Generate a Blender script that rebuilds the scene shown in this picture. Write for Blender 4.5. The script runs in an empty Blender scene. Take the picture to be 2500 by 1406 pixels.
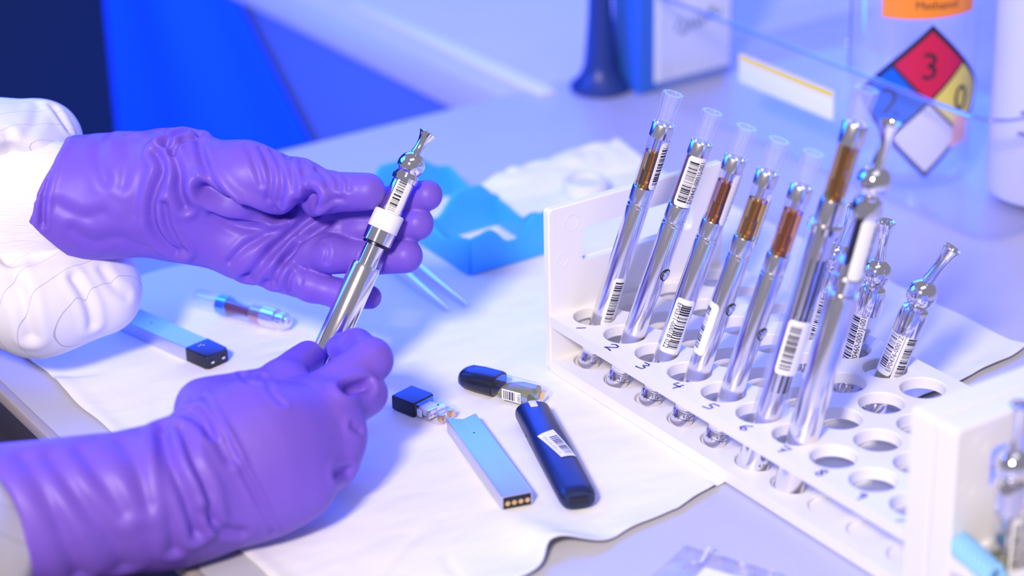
import bpy, bmesh, math, random
import numpy as np
from mathutils import Matrix, Vector, noise as mnoise

random.seed(7)
MM = 0.001
scene = bpy.context.scene
COL = scene.collection

# ------------------------------------------------------------------ camera
cam_d = bpy.data.cameras.new('camera')
cam = bpy.data.objects.new('camera', cam_d)
COL.objects.link(cam)
scene.camera = cam
cam_d.sensor_width = 36.0
cam_d.sensor_fit = 'HORIZONTAL'
cam_d.lens = 79.2835
cam_d.clip_start = 0.01
cam_d.clip_end = 20
cam.matrix_world = Matrix(((0.557111, -0.333768, 0.760412, 0.794851), (0.830168, 0.247191, -0.499718, -0.569276), (-0.021177, 0.909668, 0.414797, 0.491537), (0.0, 0.0, 0.0, 1.0)))
cam_d.dof.use_dof = True
cam_d.dof.focus_distance = 1.045
cam_d.dof.aperture_fstop = 4.7
cam_d.dof.aperture_blades = 0

# ------------------------------------------------------------------ light, world, exposure
scene.view_settings.view_transform = 'Standard'
scene.view_settings.look = 'None'
scene.view_settings.gamma = 1.0
scene.view_settings.use_curve_mapping = False
scene.view_settings.exposure = 0.02
scene.cycles.transparent_max_bounces = 32

world = bpy.data.worlds.new('room_ambient')
scene.world = world
world.use_nodes = True
world.node_tree.nodes['Background'].inputs['Color'].default_value = (0.47, 0.455, 0.60, 1)
world.node_tree.nodes['Background'].inputs['Strength'].default_value = 0.56

def area(name, loc, target, size, power, color, size_y=None):
    d = bpy.data.lights.new(name, 'AREA')
    d.energy = power; d.color = color; d.size = size
    if size_y:
        d.shape = 'RECTANGLE'; d.size_y = size_y
    o = bpy.data.objects.new(name, d)
    COL.objects.link(o)
    o.location = Vector(loc) * MM
    o.rotation_euler = (Vector(target) - Vector(loc)).to_track_quat('-Z', 'Y').to_euler()
    return o

area('key_lamp', (1130, -1400, 1340), (20, -80, 0), 0.26, 50, (1.0, 0.87, 0.77))
area('blue_back_panel', (-1500, 1050, 950), (-60, 20, 0), 2.0, 92, (0.028, 0.088, 1.0), 1.3)
area('blue_side_lamp', (-620, -480, 560), (-40, -40, 60), 0.5, 15, (0.01, 0.10, 1.0), 0.5)
area('overhead_fill', (700, -100, 1900), (60, 0, 0), 1.2, 3.5, (0.86, 0.86, 1.0), 0.6)  # added neutral fill from above, not a lamp known in the room
area('blue_floor_lamp', (-1080, -300, -160), (-800, 200, -150), 0.15, 4, (0.0, 0.10, 1.0))

# ------------------------------------------------------------------ materials
MATS = {}
def mat(name, color, rough=0.5, metal=0.0, spec=0.5, trans=0.0, ior=1.45, coat=0.0, bump=None, var=None, sss=0.0, emit=None):
    if name in MATS: return MATS[name]
    m = bpy.data.materials.new(name); m.use_nodes = True
    nt = m.node_tree; b = nt.nodes['Principled BSDF']
    b.inputs['Base Color'].default_value = (*color, 1)
    b.inputs['Roughness'].default_value = rough
    b.inputs['Metallic'].default_value = metal
    b.inputs['Specular IOR Level'].default_value = spec
    b.inputs['Transmission Weight'].default_value = trans
    b.inputs['IOR'].default_value = ior
    b.inputs['Coat Weight'].default_value = coat
    if sss:
        b.inputs['Subsurface Weight'].default_value = sss
        b.inputs['Subsurface Radius'].default_value = (0.003, 0.003, 0.003)
        b.inputs['Subsurface Scale'].default_value = 1.0
    tc = nt.nodes.new('ShaderNodeTexCoord')
    if var:      # (scale, amount): gentle colour variation of the stuff itself
        n = nt.nodes.new('ShaderNodeTexNoise'); n.inputs['Scale'].default_value = var[0]; n.inputs['Detail'].default_value = 4
        nt.links.new(tc.outputs['Object'], n.inputs['Vector'])
        mx = nt.nodes.new('ShaderNodeMix'); mx.data_type = 'RGBA'
        mx.inputs[6].default_value = (*[c * (1 - var[1]) for c in color], 1)
        mx.inputs[7].default_value = (*[min(1, c * (1 + var[1])) for c in color], 1)
        nt.links.new(n.outputs['Fac'], mx.inputs[0]); nt.links.new(mx.outputs[2], b.inputs['Base Color'])
    if bump:     # (scale, strength, distance, stretch)
        n = nt.nodes.new('ShaderNodeTexNoise'); n.inputs['Scale'].default_value = bump[0]; n.inputs['Detail'].default_value = 3
        mp = nt.nodes.new('ShaderNodeMapping'); mp.inputs['Scale'].default_value = bump[3] if len(bump) > 3 else (1, 1, 1)
        nt.links.new(tc.outputs['Object'], mp.inputs['Vector']); nt.links.new(mp.outputs['Vector'], n.inputs['Vector'])
        bp = nt.nodes.new('ShaderNodeBump'); bp.inputs['Strength'].default_value = bump[1]; bp.inputs['Distance'].default_value = bump[2]
        nt.links.new(n.outputs['Fac'], bp.inputs['Height']); nt.links.new(bp.outputs['Normal'], b.inputs['Normal'])
    MATS[name] = m
    return m

def clear(name, tint=(1, 1, 1), rough=0.03, edge=0.5, base=0.05, edge_col=None, haze=0.0):
    """thin clear plastic or glass: see-through face on, glossy and denser towards its edges"""
    if name in MATS: return MATS[name]
    m = bpy.data.materials.new(name); m.use_nodes = True
    nt = m.node_tree; nt.nodes.clear()
    out = nt.nodes.new('ShaderNodeOutputMaterial')
    tr = nt.nodes.new('ShaderNodeBsdfTransparent'); tr.inputs['Color'].default_value = (*tint, 1)
    gl = nt.nodes.new('ShaderNodeBsdfGlossy'); gl.inputs['Roughness'].default_value = rough
    gl.inputs['Color'].default_value = (*(edge_col or (1, 1, 1)), 1)
    lw = nt.nodes.new('ShaderNodeLayerWeight'); lw.inputs['Blend'].default_value = 0.35
    mr = nt.nodes.new('ShaderNodeMapRange')
    mr.inputs['To Min'].default_value = base; mr.inputs['To Max'].default_value = edge
    pw = nt.nodes.new('ShaderNodeMath'); pw.operation = 'POWER'; pw.inputs[1].default_value = 2.0
    nt.links.new(lw.outputs['Facing'], pw.inputs[0]); nt.links.new(pw.outputs[0], mr.inputs['Value'])
    mx = nt.nodes.new('ShaderNodeMixShader')
    nt.links.new(mr.outputs[0], mx.inputs['Fac']); nt.links.new(tr.outputs[0], mx.inputs[1]); nt.links.new(gl.outputs[0], mx.inputs[2])
    last = mx
    if haze:     # slightly milky plastic
        df = nt.nodes.new('ShaderNodeBsdfDiffuse'); df.inputs['Color'].default_value = (0.9, 0.9, 0.95, 1)
        m2 = nt.nodes.new('ShaderNodeMixShader'); m2.inputs['Fac'].default_value = haze
        nt.links.new(mx.outputs[0], m2.inputs[1]); nt.links.new(df.outputs[0], m2.inputs[2]); last = m2
    nt.links.new(last.outputs[0], out.inputs['Surface'])
    MATS[name] = m
    return m

M_bench = mat('bench_laminate', (0.50, 0.50, 0.56), 0.36, bump=(900, 0.05, 0.0002), var=(30, 0.04))
M_edge = mat('bench_edge_band', (0.42, 0.38, 0.36), 0.45)
M_dark = mat('bench_dark_side', (0.05, 0.045, 0.05), 0.5)
M_floor = mat('floor_brown', (0.10, 0.06, 0.04), 0.6)
M_cab = mat('cabinet_front', (0.09, 0.14, 0.42), 0.5)
M_cabblue = mat('cabinet_blue_light', (0.01, 0.10, 0.62), 0.45)  # unused blue, meant to stand in for blue light on the cabinet
M_wall = mat('navy_wall', (0.01, 0.05, 0.30), 0.8)
M_paper = mat('bench_paper', (0.86, 0.86, 0.87), 0.85, spec=0.15, bump=(38, 0.36, 0.006, (1, 0.45, 1)))
M_rack = mat('white_polypropylene', (0.84, 0.83, 0.82), 0.38, spec=0.4, sss=0.05)
M_glove = mat('purple_nitrile', (0.18, 0.095, 0.59), 0.44, spec=0.35, bump=(260, 0.10, 0.0008), var=(45, 0.06))
M_knit = mat('white_rib_knit', (0.82, 0.81, 0.82), 0.9, spec=0.1, bump=(500, 0.5, 0.001, (0.25, 2.5, 2.5)))
M_steel = mat('brushed_steel', (0.84, 0.815, 0.82), 0.2, 1.0, bump=(900, 0.04, 0.0002, (1, 1, 0.03)))
M_chrome = mat('polished_chrome', (0.86, 0.84, 0.86), 0.08, 1.0)
M_darkmetal = mat('dark_metal', (0.05, 0.05, 0.07), 0.3, 1.0)
M_brass = mat('oily_brass', (0.62, 0.40, 0.08), 0.22, 1.0)
M_gold = mat('gold_contact', (0.95, 0.62, 0.25), 0.3, 1.0)
M_clear = clear('clear_plastic', (0.985, 0.985, 1.0), 0.08, 0.5, 0.04)
M_mouth = clear('mouthpiece_plastic', (0.99, 0.99, 1.0), 0.10, 0.85, 0.08, haze=0.07)
M_acrylic = clear('clear_acrylic', (0.985, 0.985, 1.0), 0.12, 0.30, 0.02, haze=0.02)
M_satin = mat('satin_chrome', (0.86, 0.83, 0.84), 0.15, 1.0)
M_acr_edge = mat('acrylic_rim', (0.50, 0.54, 0.85), 0.15, spec=0.6)
M_label = mat('white_label', (0.86, 0.86, 0.86), 0.6, spec=0.2)
M_ink = mat('black_print', (0.015, 0.015, 0.03), 0.6)
M_marker = mat('navy_marker', (0.02, 0.015, 0.16), 0.5)
M_black = mat('black_plastic', (0.012, 0.012, 0.018), 0.38, spec=0.5)
M_navy = mat('navy_soft_plastic', (0.008, 0.018, 0.07), 0.36, spec=0.6)
M_silver = mat('anodised_silver', (0.62, 0.64, 0.70), 0.36, 0.9)
M_blue = mat('sky_blue_silicone', (0.05, 0.42, 0.90), 0.4, spec=0.4)
M_whitepl = mat('frosted_white_plastic', (0.75, 0.75, 0.80), 0.4)
M_lightband = mat('blue_light_tint', (0.005, 0.10, 0.85), 0.7, spec=0.2)  # colour stands in for the band of blue light below the counter
M_oil = [mat('amber_oil', (0.93, 0.56, 0.10), 0.05, trans=1.0, ior=1.2),
         mat('brown_oil', (0.36, 0.16, 0.10), 0.06, trans=0.9, ior=1.2),
         mat('copper_oil', (0.93, 0.45, 0.24), 0.05, trans=1.0, ior=1.2),
         mat('orange_oil', (0.97, 0.40, 0.10), 0.05, trans=1.0, ior=1.2),
         mat('olive_oil', (0.50, 0.50, 0.20), 0.1, trans=0.7, ior=1.2)]

def sleeve_material():
    m = mat('cleanroom_fabric', (0.80, 0.79, 0.81), 0.85, spec=0.15)
    nt = m.node_tree; b = nt.nodes['Principled BSDF']
    tc = nt.nodes.new('ShaderNodeTexCoord')
    mp = nt.nodes.new('ShaderNodeMapping'); mp.inputs['Rotation'].default_value = (0.5, 0.3, 0.7); mp.inputs['Scale'].default_value = (100, 100, 100)
    nt.links.new(tc.outputs['Object'], mp.inputs['Vector'])
    sx = nt.nodes.new('ShaderNodeSeparateXYZ'); nt.links.new(mp.outputs['Vector'], sx.inputs[0])
    fr = nt.nodes.new('ShaderNodeMath'); fr.operation = 'FRACT'; nt.links.new(sx.outputs['X'], fr.inputs[0])
    lt = nt.nodes.new('ShaderNodeMath'); lt.operation = 'LESS_THAN'; lt.inputs[1].default_value = 0.03; nt.links.new(fr.outputs[0], lt.inputs[0])
    mx = nt.nodes.new('ShaderNodeMix'); mx.data_type = 'RGBA'
    mx.inputs[6].default_value = (0.80, 0.79, 0.81, 1); mx.inputs[7].default_value = (0.52, 0.52, 0.58, 1)
    nt.links.new(lt.outputs[0], mx.inputs[0]); nt.links.new(mx.outputs[2], b.inputs['Base Color'])
    return m
M_sleeve = sleeve_material()

# ------------------------------------------------------------------ mesh helpers (all lengths in mm)
class MB:
    def __init__(s): s.v = []; s.f = []
    def add(s, vs, fs):
        o = len(s.v); s.v.extend(vs); s.f.extend([tuple(i + o for i in f) for f in fs]); return s
    def box(s, x0, x1, y0, y1, z0, z1):
        v = [(x, y, z) for z in (z0, z1) for y in (y0, y1) for x in (x0, x1)]
        return s.add(v, [(0, 2, 3, 1), (4, 5, 7, 6), (0, 1, 5, 4), (2, 6, 7, 3), (0, 4, 6, 2), (1, 3, 7, 5)])
    def lathe(s, prof, n=40, wob=None, cx=0, cy=0):
        """prof: (radius, z) from bottom to top; radius 0 closes"""
        vs = []; rings = []
        for (r, z) in prof:
            if r <= 1e-6: vs.append((cx, cy, z)); rings.append([len(vs) - 1])
            else:
                ring = []
                for k in range(n):
                    a = 2 * math.pi * k / n
                    rr = r + (wob(a, z) if wob else 0)
                    vs.append((cx + rr * math.cos(a), cy + rr * math.sin(a), z)); ring.append(len(vs) - 1)
                rings.append(ring)
        fs = []
        for a, b in zip(rings[:-1], rings[1:]):
            if len(a) == 1 and len(b) == 1: continue
            for k in range(n):
                k2 = (k + 1) % n
                if len(a) == 1: fs.append((a[0], b[k2], b[k]))
                elif len(b) == 1: fs.append((a[k], a[k2], b[0]))
                else: fs.append((a[k], a[k2], b[k2], b[k]))
        return s.add(vs, fs)
    def prism(s, poly, z0, z1, fn=None):
        n = len(poly); fn = fn or (lambda x, y, z: (x, y, z))
        v = [fn(x, y, z0) for x, y in poly] + [fn(x, y, z1) for x, y in poly]
        f = [tuple(range(n - 1, -1, -1)), tuple(range(n, 2 * n))]
        f += [(i, (i + 1) % n, n + (i + 1) % n, n + i) for i in range(n)]
        return s.add(v, f)
    def tube(s, pts, r, n=8):
        pts = [Vector(p) for p in pts]; rr = r if isinstance(r, (list, tuple)) else [r] * len(pts)
        vs = []; up = Vector((0, 0, 1))
        for i, p in enumerate(pts):
            t = (pts[min(i + 1, len(pts) - 1)] - pts[max(i - 1, 0)]).normalized()
            a = t.cross(up)
            if a.length < 1e-3: a = t.cross(Vector((1, 0, 0)))
            a.normalize(); b = t.cross(a)
            for k in range(n):
                th = 2 * math.pi * k / n
                vs.append(tuple(p + (a * math.cos(th) + b * math.sin(th)) * rr[i]))
        fs = [tuple(range(n))[::-1], tuple(range((len(pts) - 1) * n, len(pts) * n))]
        for i in range(len(pts) - 1):
            for k in range(n):
                k2 = (k + 1) % n
                fs.append((i * n + k, i * n + k2, (i + 1) * n + k2, (i + 1) * n + k))
        return s.add(vs, fs)
    def ribbon(s, pts, w, z):
        """flat pen stroke on a horizontal surface"""
        p = [Vector(q) for q in pts]; vs = []
        for i, q in enumerate(p):
            t = (p[min(i + 1, len(p) - 1)] - p[max(i - 1, 0)]).normalized(); nrm = Vector((-t.y, t.x))
            vs += [(*(q + nrm * w / 2), z), (*(q - nrm * w / 2), z)]
        return s.add(vs, [(2 * i, 2 * i + 1, 2 * i + 3, 2 * i + 2) for i in range(len(p) - 1)])
    def map(s, fn): s.v = [fn(*p) for p in s.v]; return s
    def build(s, name, material, parent=None, smooth=True, bevel=0.0, angle=35, kind=None, label=None):
        me = bpy.data.meshes.new(name)
        me.from_pydata([(x * MM, y * MM, z * MM) for x, y, z in s.v], [], s.f)
        bm = bmesh.new(); bm.from_mesh(me)
        bmesh.ops.recalc_face_normals(bm, faces=bm.faces)
        if bevel:
            es = [e for e in bm.edges if len(e.link_faces) == 2 and e.calc_face_angle(0) > math.radians(40)]
            bmesh.ops.bevel(bm, geom=es, offset=bevel * MM, segments=2, profile=0.6, affect='EDGES', clamp_overlap=True)
        bm.to_mesh(me); bm.free()
        me.materials.append(material)
        if smooth:
            me.shade_smooth(); me.set_sharp_from_angle(angle=math.radians(angle))
        o = bpy.data.objects.new(name, me); COL.objects.link(o)
        if parent: o.parent = parent
        if kind: o['kind'] = kind
        if label: o['label'] = label
        return o

def tag(o, label, cat, group=None, kind=None):
    o['label'] = label; o['category'] = cat
    if group: o['group'] = group
    if kind: o['kind'] = kind
    return o

def thing(name, label, cat, loc=(0, 0, 0), rot=None, group=None):
    o = bpy.data.objects.new(name, None); COL.objects.link(o)
    o.empty_display_size = 0.01
    m = Matrix.Translation(Vector(loc) * MM)
    if rot is not None: m = m @ rot.to_4x4()
    o.matrix_world = m
    return tag(o, label, cat, group)

def rotz(a): return Matrix.Rotation(math.radians(a), 3, 'Z')

_txt = {}
def text_polys(string, bold=False):
    """outline mesh of a short text in unit size, lying in XY, starting at x=0"""
    if string in _txt: return _txt[string]
    cu = bpy.data.curves.new('lettering', 'FONT'); cu.body = string; cu.size = 1.0; cu.resolution_u = 2
    o = bpy.data.objects.new('lettering', cu); COL.objects.link(o)
    me = bpy.data.meshes.new_from_object(o.evaluated_get(bpy.context.evaluated_depsgraph_get()))
    vs = [tuple(v.co) for v in me.vertices]; fs = [tuple(p.vertices) for p in me.polygons]
    bpy.data.objects.remove(o); bpy.data.curves.remove(cu); bpy.data.meshes.remove(me)
    w = max(v[0] for v in vs) if vs else 1
    _txt[string] = (vs, fs, w)
    return _txt[string]

# wrapped label on a cylinder whose axis is local z; angle 0 faces local -y, + turns to local +x
def cyl(r, th, z): return (r * math.sin(th), -r * math.cos(th), z)

def wrap_label(parent, r, z0, z1, th_deg, width, code='', seed=1, text_left=False, bars=True, name='label', flip=False):
    th = math.radians(th_deg); n = 14; rc = min(1.6, width / 3)
    mb = MB(); vs = []; fs = []
    for i in range(n + 1):
        s = (i / n - 0.5) * width
        e = abs(s) - (width / 2 - rc)
        ins = 0 if e <= 0 else rc - math.sqrt(max(rc * rc - e * e, 0))
        for rr in (r + 0.12,):
            vs += [cyl(rr, th + s / r, z0 + ins), cyl(rr, th + s / r, z1 - ins)]
    fs = [(2 * i, 2 * i + 2, 2 * i + 3, 2 * i + 1) for i in range(n)]
    vs2 = [cyl(r - 0.02, math.atan2(x, -y), z) for x, y, z in vs]; o = len(vs)
    fs += [(a + o, b + o, c + o, d + o)[::-1] for a, b, c, d in fs]
    edge = [2 * i for i in range(n + 1)] + [2 * i + 1 for i in range(n, -1, -1)]
    fs += [(edge[i], edge[(i + 1) % len(edge)], edge[(i + 1) % len(edge)] + o, edge[i] + o) for i in range(len(edge))]
    mb.add(vs + vs2, fs)
    lab = mb.build(name, M_label, parent, angle=60)
    rng = random.Random(seed)
    H = z1 - z0
    sgn = -1 if text_left else 1
    if bars:
        mb = MB(); z = z0 + H * 0.10
        b0 = (-0.36 * width, 0.12 * width) if not text_left else (-0.12 * width, 0.36 * width)
        while z < z1 - H * 0.10:
            t = rng.choice([0.22, 0.22, 0.4, 0.62, 0.9]); k = 6
            for j in range(k):
                a0 = th + (b0[0] + (b0[1] - b0[0]) * j / k) / r; a1 = th + (b0[0] + (b0[1] - b0[0]) * (j + 1) / k) / r
                mb.add([cyl(r + 0.17, a0, z), cyl(r + 0.17, a1, z), cyl(r + 0.17, a1, min(z + t, z1)), cyl(r + 0.17, a0, min(z + t, z1))], [(0, 1, 2, 3)])
            z += t + rng.choice([0.22, 0.3, 0.42, 0.7])
        mb.build('barcode', M_ink, lab, smooth=False)
    if code:
        vs, fs, w = text_polys(code)
        sc = H * 0.84 / w; sc_y = min(sc * 1.35, width * 0.26 / 0.72)
        off = 0.21 * width * sgn + (0.16 * width if not text_left else -0.20 * width) * 0
        mb = MB()
        out = []
        for x, y, _ in vs:
            zz = z0 + H * 0.08 + x * sc if not flip else z1 - H * 0.08 - x * sc
            s = (off + (0.20 * width if not flip else 0.0)) - y * sc_y if not flip else (off - 0.20 * width * 0 ) + y * sc_y - 0.14 * width
            out.append(cyl(r + 0.30, th + s / r, zz))
        mb.add(out, fs); mb.build('lettering', M_ink, lab, smooth=False)
    return lab

def along(base, top):
    """placement whose local z runs from base to top, local x to the viewer's right of the bench, local -y to the front"""
    z = (Vector(top) - Vector(base)).normalized()
    x = Vector((0.55724, 0.83035, -0.0)); x = (x - z * x.dot(z)).normalized(); y = z.cross(x)
    return Matrix((x, y, z)).transposed()
# ================================================================== the setting
def structure(o, label=None):
    o['kind'] = 'structure'
    if label: o['label'] = label
    return o
structure(MB().box(-4000, 2500, -3000, 3000, -920, -900).build('floor', M_floor, smooth=False), 'dark floor below the bench')
structure(MB().box(-2040, -2000, -3000, 3000, -900, 1800).build('wall_far', M_wall, smooth=False), 'dark far wall behind the counter')

bench = thing('lab_bench', 'pale grey laminate lab bench under the white bench paper', 'bench', (0, 0, 0))
MB().box(-358, 900, -238, 900, -26, 0).build('worktop', M_bench, bench, bevel=1.2)
MB().box(-358, 900, -243, -238, -7, -0.3).build('edge_band', M_edge, bench, bevel=1.2, label='brownish metal strip along the bench edge')
MB().box(-358, 900, -242, -238, -26, -7.2).build('edge_face', M_dark, bench, bevel=0.5)
MB().box(-340, 880, -215, 880, -880, -26).build('carcass', M_dark, bench, smooth=False)
counter = thing('side_counter', 'lavender grey counter running back beyond the bench corner', 'counter', (-358, 183, 0))
MB().box(-1640, -0.5, 0, 720, -26, 0).build('worktop', M_bench, counter, bevel=1.2)
MB().box(-600, -2, 6, 24, -880, -28).build('cabinet_front', M_cab, counter, bevel=1.0)
MB().box(-598, -2, 24, 700, -880, -28).build('carcass', M_cab, counter, smooth=False)
# added folded sheet, its blue and slanted edge imitating blue light on the cabinet
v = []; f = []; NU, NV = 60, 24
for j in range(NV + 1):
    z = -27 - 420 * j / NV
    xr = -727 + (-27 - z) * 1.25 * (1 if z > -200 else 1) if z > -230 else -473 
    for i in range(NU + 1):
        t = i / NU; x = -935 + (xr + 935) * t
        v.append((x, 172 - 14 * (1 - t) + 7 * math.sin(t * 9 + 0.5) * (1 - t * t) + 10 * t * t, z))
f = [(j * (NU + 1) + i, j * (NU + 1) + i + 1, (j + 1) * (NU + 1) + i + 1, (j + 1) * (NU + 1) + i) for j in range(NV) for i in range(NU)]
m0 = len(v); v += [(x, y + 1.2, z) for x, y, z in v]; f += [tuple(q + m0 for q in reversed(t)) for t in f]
tag(MB().add(v, f).build('light_band_sheet', M_lightband, angle=80), 'added blue sheet below the far counter, its colour standing in for blue light', 'light stand-in')
strip = MB().box(-590, -342, 203, 216, 0.0, 2.0).build('plastic_strip', M_whitepl, bevel=0.5)
tag(strip, 'thin pale plastic strip lying along the far counter edge', 'strip')

# ------------------------------------------------------------------ bench paper
def paper_height(x, y):
    v = Vector((x * 0.012, y * 0.012, 3.1))
    h = 0.9 * mnoise.noise(v) + 0.45 * mnoise.noise(v * 2.7) 
    c = abs(mnoise.noise(Vector((x * 0.02 + y * 0.006, y * 0.016, 8.0))))
    h -= 0.9 * math.exp(-(c / 0.05) ** 2)
    return h
PAPER_TOP = 1.3
# spots where something stands: the sheet is pressed flat there
FLAT = [(105, 35, 165), (50, -98, 55), (65, -68, 55), (-12, -88, 28), (-3, -50, 32), (-146, -152, 45), (-155, -110, 40), (-180, 35, 75), (-125, -14, 40), (-187, 128, 22), (0, 35, 60), (-60, 35, 30), (-245, 77, 1)]
def build_paper():
    nx, ny = 190, 200
    vs = []; fs = []
    for j in range(ny + 1):
        t = j / ny; y0 = -218 + t * 404
        # right edge follows the ragged tear line of the sheet
        xr = 131 + 4 * math.sin(t * 9) - 28 * max(0, (t - 0.42) / 0.58) ** 0.8 + 2.2 * mnoise.noise(Vector((0, y0 * 0.05, 1)))
        if y0 < -92: xr += 0.12 * (-92 - y0) * (0.4 if y0 > -112 else 0.25) - (9 * math.exp(-((y0 + 112) / 9) ** 2))
        xl = -236 + 3 * mnoise.noise(Vector((0, y0 * 0.03, 5)))
        for i in range(nx + 1):
            s = i / nx
            x = xl + (xr - xl) * s
            y = y0 + (2.2 * mnoise.noise(Vector((x * 0.03, 0, 2))) if j in (0, ny) else 0)
            h = paper_height(x, y)
            fl = 1.0
            for fx, fy, fr in FLAT:
                d = math.hypot(x - fx, y - fy) / fr
                if d < 1.25: fl = min(fl, max(0, (d - 0.85) / 0.4))
            z = PAPER_TOP - 0.3 + (h * 1.1 if h < 0 else h * 1.5) * fl
            z = max(z, 0.55)
            edge = min(s, 1 - s) * (xr - xl)
            if 1 - s < 0.5:      # lifted ragged right edge
                e = (1 - s) * (xr - xl)
                if not (-24 < y < 98): z += 3.6 * math.exp(-(e / 7) ** 2) * (0.35 + 0.65 * abs(mnoise.noise(Vector((4, y * 0.035, 0)))))
                if y < -85: z += 5.0 * math.exp(-((y + 108) / 13) ** 2 - (e / 26) ** 2)
            if x < -200 and y > 88:
                k = min(1, (-200 - x) / 25) * min(1, (y - 88) / 20)
                z += k * (5 + 9 * abs(mnoise.noise(Vector((x * 0.04, y * 0.045, 7)))))
            if y < -205: z += 1.2 * math.exp(-((y + 216) / 5) ** 2)
            vs.append((x, y, z))
    for j in range(ny):
        for i in range(nx):
            a = j * (nx + 1) + i
            fs.append((a, a + 1, a + nx + 2, a + nx + 1))
    # underside and rim close the sheet
    n0 = len(vs)
    vs += [(x, y, max(z - 0.45, 0.05)) for x, y, z in vs]
    fs += [tuple(reversed([q + n0 for q in f])) for f in fs]
    rim = [i for i in range(nx + 1)] + [(j) * (nx + 1) + nx for j in range(1, ny + 1)] + [ny * (nx + 1) + i for i in range(nx - 1, -1, -1)] + [j * (nx + 1) for j in range(ny - 1, 0, -1)]
    fs += [(rim[k], rim[k] + n0, rim[(k + 1) % len(rim)] + n0, rim[(k + 1) % len(rim)]) for k in range(len(rim))]
    o = MB().add(vs, fs).build('bench_paper', M_paper, angle=70)
    return tag(o, 'white crinkled absorbent bench paper spread under the rack and loose vape pieces', 'paper')
build_paper()
GROUND = PAPER_TOP

# ------------------------------------------------------------------ tube racks
PITCH = 24.6; HOLE = 10.15
def plate_cells(mb, nx, ny, z_top, z_bot, through=True, r=HOLE, seg=32):
    h = PITCH / 2
    def sq(a):
        c, s = math.cos(a), math.sin(a); k = h / max(abs(c), abs(s)); return k * c, k * s
    for i in range(nx):
        for j in range(ny):
            cx, cy = i * PITCH, j * PITCH
            A = [2 * math.pi * k / seg for k in range(seg)]
            ring = lambda rr, z: [(cx + rr * math.cos(a), cy + rr * math.sin(a), z) for a in A]
            sqr = lambda z: [(cx + sq(a)[0], cy + sq(a)[1], z) for a in A]
            v = sqr(z_top) + ring(r + 0.45, z_top) + ring(r, z_top - 0.45)
            layers = 3
            if through: v += ring(r, z_bot) + sqr(z_bot); layers = 5
            else: v += ring(r, z_bot); layers = 4
            f = []
            for l in range(layers - 1):
                for k in range(seg):
                    k2 = (k + 1) % seg
                    f.append((l * seg + k, l * seg + k2, (l + 1) * seg + k2, (l + 1) * seg + k))
            if not through: f.append(tuple((layers - 1) * seg + k for k in range(seg)))
            mb.add(v, f)
def panel(mb, x0, x1, y0, y1, z0, z1, win):
    """upright end panel with a rounded handle opening"""
    wy0, wy1, wz0, wz1 = win
    def rr(a0, a1, b0, b1, r, n=5):
        out = []
        for (cx, cy, s) in ((a1 - r, b1 - r, 0), (a0 + r, b1 - r, 90), (a0 + r, b0 + r, 180), (a1 - r, b0 + r, 270)):
            for k in range(n + 1):
                t = math.radians(s + 90 * k / n); out.append((cx + r * math.cos(t), cy + r * math.sin(t)))
        return out
    outer = rr(y0, y1, z0, z1, 2.2); inner = rr(wy0, wy1, wz0, wz1, 2.6); n = len(outer)
    v = []
    ch = 0.6
    mid = lambda p, d: p
    def shrink(pl, d):
        cy = sum(p[0] for p in pl) / n; cz = sum(p[1] for p in pl) / n
        return [(p[0] - math.copysign(d, p[0] - cy), p[1] - math.copysign(d, p[1] - cz)) for p in pl]
    loops = [(x0, shrink(outer, ch)), (x0 + ch, outer), (x1 - ch, outer), (x1, shrink(outer, ch)), (x1, shrink(inner, -ch)), (x1 - ch, inner), (x0 + ch, inner), (x0, shrink(inner, -ch))]
    for x, pl in loops: v += [(x, p[0], p[1]) for p in pl]
    f = []
    L = len(loops)
    for l in range(L):
        l2 = (l + 1) % L
        for k in range(n):
            k2 = (k + 1) % n; f.append((l * n + k, l * n + k2, l2 * n + k2, l2 * n + k))
    mb.add(v, f)

DIG = {'1': [[(0, 0.2), (0.55, 1.0)]],
       '2': [[(0, .75), (.25, 1), (.6, .95), (.65, .7), (.3, .35), (0, .05), (.35, .12), (.75, 0)]],
       '3': [[(0, .95), (.45, 1), (.55, .78), (.22, .55), (.6, .4), (.55, .1), (.1, 0), (0, .1)]],
       '4': [[(.15, 1), (.05, .5), (.7, .55)], [(.6, 1), (.45, 0)]],
       '5': [[(.75, 1), (.25, .95), (.15, .55), (.55, .5), (.55, .15), (0, 0)]],
       '6': [[(.55, 1), (.15, .6), (.05, .2), (.35, 0), (.6, .25), (.3, .45), (.1, .25)]],
       '7': [[(0, .95), (.65, 1), (.3, 0)], [(.15, .5), (.55, .52)]],
       '8': [[(.35, .5), (.1, .75), (.35, 1), (.55, .78), (.35, .5), (.1, .22), (.35, 0), (.58, .25), (.35, .5)]],
       '9': [[(.5, .7), (.25, .55), (.1, .8), (.35, 1), (.5, .7), (.4, 0)]],
       '0': [[(.3, 0), (.08, .4), (.3, 1), (.55, .6), (.3, 0)]]}
def ink_number(parent, txt, x, y, z, size, sx=1.0):
    mb = MB(); dx, dy = (1.0, 0.05), (-0.1, 1.0)
    for q, ch in enumerate(txt):
        for st in DIG[ch]:
            pts = []
            for a, b in st:
                a = (a + q * 0.85 - 0.3) * size * sx; b = (b - 0.5) * size
                pts.append((x + dx[0] * a + dy[0] * b, y + dx[1] * a + dy[1] * b))
            sub = []
            for i in range(len(pts) - 1):
                for t in (0, .5): sub.append((pts[i][0] + (pts[i + 1][0] - pts[i][0]) * t, pts[i][1] + (pts[i + 1][1] - pts[i][1]) * t))
            sub.append(pts[-1]); mb.ribbon(sub, 0.95, z)
    return mb.build('inked_number', M_marker, parent, smooth=False)

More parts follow.
